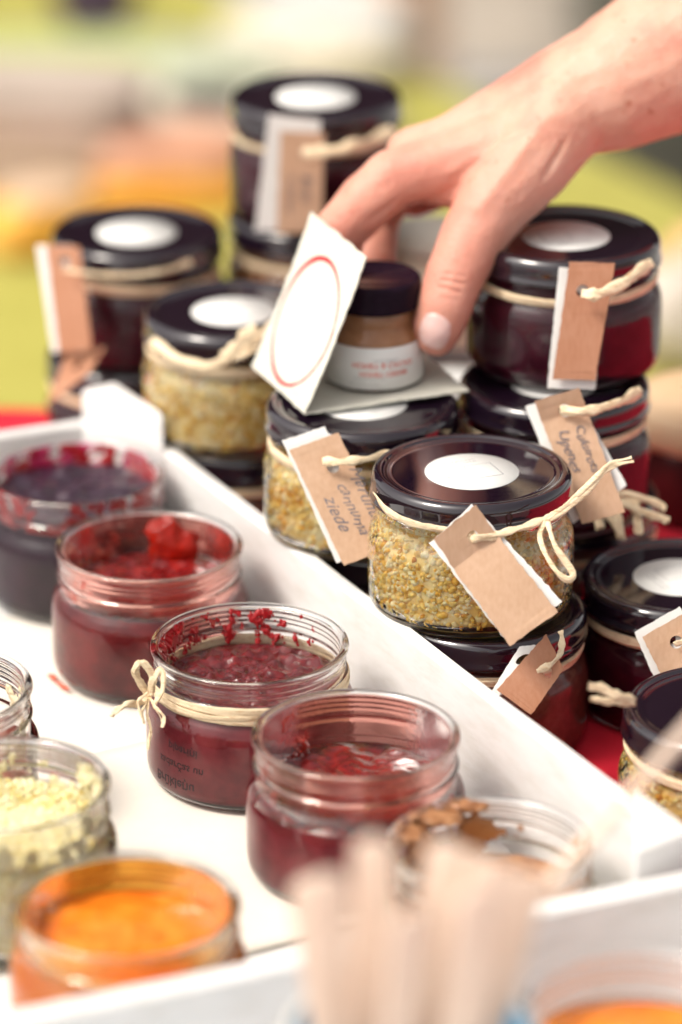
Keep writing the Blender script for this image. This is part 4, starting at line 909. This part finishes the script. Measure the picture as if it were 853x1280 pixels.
# beyond the tables, on the ground
def plank_crate(loc, s, m, label, ang, n=4, group='slatted crates beyond the tables'):
    t = thing('slatted_crate', label, 'crate', loc, ang, group)
    for k in range(n):
        z = s[2] * (k + .5) / n
        for (x, y, lx, ly) in ((0, -s[1] / 2, s[0], 14), (0, s[1] / 2, s[0], 14), (-s[0] / 2, 0, 14, s[1] - 16), (s[0] / 2, 0, 14, s[1] - 16)):
            mb = MB(); box(mb, (x, y, z), (lx, ly, s[2] / n * .8)); obj('slat', bevel(mb.mesh('slat', m), 2, 1), t)
    for x in (-1, 1):
        for y in (-1, 1):
            mb = MB(); box(mb, (x * (s[0] / 2 - 20), y * (s[1] / 2 - 20), s[2] / 2), (24, 24, s[2] + 4)); obj('corner_post', mb.mesh('corner_post', m, smooth=False), t)
    mb = MB(); box(mb, (0, 0, 6), (s[0] - 16, s[1] - 16, 10)); obj('bottom_board', mb.mesh('bottom_board', m, smooth=False), t)
    return t
PW = noisy('pale_crate_wood', (.62, .55, .47), (.74, .67, .58), 6); PB = noisy('pale_blue_plastic', (.50, .58, .66), (.6, .66, .72), 6); PE = noisy('peach_crate_wood', (.70, .46, .30), (.78, .55, .40), 6)
plank_crate((190, 3480, -750), (240, 180, 150), PW, 'pale greyish slatted crate behind the wrist', R(-10))
plank_crate((72, 3150, -750), (80, 90, 260), PE, 'peach coloured upright slatted crate above the far back jar', R(5))
plank_crate((40, 4150, -750), (420, 200, 200), PB, 'pale blue-grey slatted crate at the top middle', R(-6))
OL = noisy('olive_canvas', (.075, .072, .055), (.11, .105, .08), 5, rough=.8)
t = thing('canvas_bag', 'dark olive canvas bag on the ground beyond the lime table', 'bag', (392, 2800, -750))
mb = MB(); soft(mb, (0, 0, 178), (140, 105, 184), seed=3, p=3.2, lump=.10); obj('bag_body', mb.mesh('bag_body', OL), t)
mb = MB()
pts = spline([(-70, -112, 300), (-60, -124, 370), (0, -128, 400), (60, -124, 370), (70, -112, 300)], 8); ribbon(mb, pts, 22, (0, -1, 0), 1, th=4, curl=0); obj('handle', mb.mesh('handle', OL), t)
# odds and ends at the right edge behind the right stack
t = thing('spice_jar', 'blurred squat jar with a cream lid at the right edge, dark red inside', 'jar', (150, 205, 0))
mb = MB(); lathe(mb, [(0, 0), (30, 0), (33, 3), (33, 30), (30, 36), (0, 36)], 64); obj('jar_body', mb.mesh('jar_body', noisy('dark_red_brown', (.05, .012, .015), (.09, .02, .02), 30, rough=.2)), t)
mb = MB(); lathe(mb, [(31, 32), (35, 33), (36, 36), (35, 44), (32, 47), (0, 47.5)], 64); obj('lid', mb.mesh('lid', noisy('cream_orange_lid', (.70, .46, .26), (.78, .58, .38), 30)), t)
t = thing('paper_parcel', 'crumpled pale grey parcel at the right edge behind the right stack', 'parcel', (236, 1240, TZ))
mb = MB(); soft(mb, (0, 0, 36), (50, 40, 36), seed=12, p=2.6, lump=.25); obj('wrapping', mb.mesh('wrapping', noisy('grey_beige_paper', (.46, .40, .34), (.62, .58, .50), 22)), t)
t = thing('orange_fruit', 'blurred pale orange fruit at the right edge', 'fruit', (262, 1330, TZ))
mb = MB(); soft(mb, (0, 0, 34), (36, 34, 34), seed=13, p=2, lump=.04); obj('peel', mb.mesh('peel', noisy('apricot_peel', (.78, .38, .20), (.84, .50, .32), 22)), t)
mb = MB(); lathe(mb, [(0, 66), (2, 66), (1.4, 74), (0, 74.5)], 12); obj('stalk', mb.mesh('stalk', WOODS), t)
t = thing('cream_pot', 'small cream coloured pot seen between the index finger and the thumb', 'pot', (36, 300, 0))
mb = MB(); soft(mb, (0, 0, 42), (29, 27, 42), p=2.6, lump=.03); obj('pot_body', mb.mesh('pot_body', noisy('cream_glaze', (.76, .62, .46), (.84, .72, .56), 22, rough=.4)), t)
mb = MB(); lathe(mb, [(0, 78), (20, 78), (21, 81), (18, 86), (0, 90)], 40); obj('lid', mb.mesh('lid', noisy('cream_lid', (.66, .58, .48), (.74, .68, .58), 22, rough=.4)), t)
t = thing('kraft_bag', 'folded tan kraft paper on the red cloth behind the right purple jar', 'paper', (150, 105, 0), R(12))
mb = MB(); soft(mb, (0, 0, 9), (42, 26, 9), seed=21, p=4, lump=.15); obj('paper_body', mb.mesh('paper_body', kraft('tan_kraft', (.62, .42, .28), (.72, .52, .38))), t)
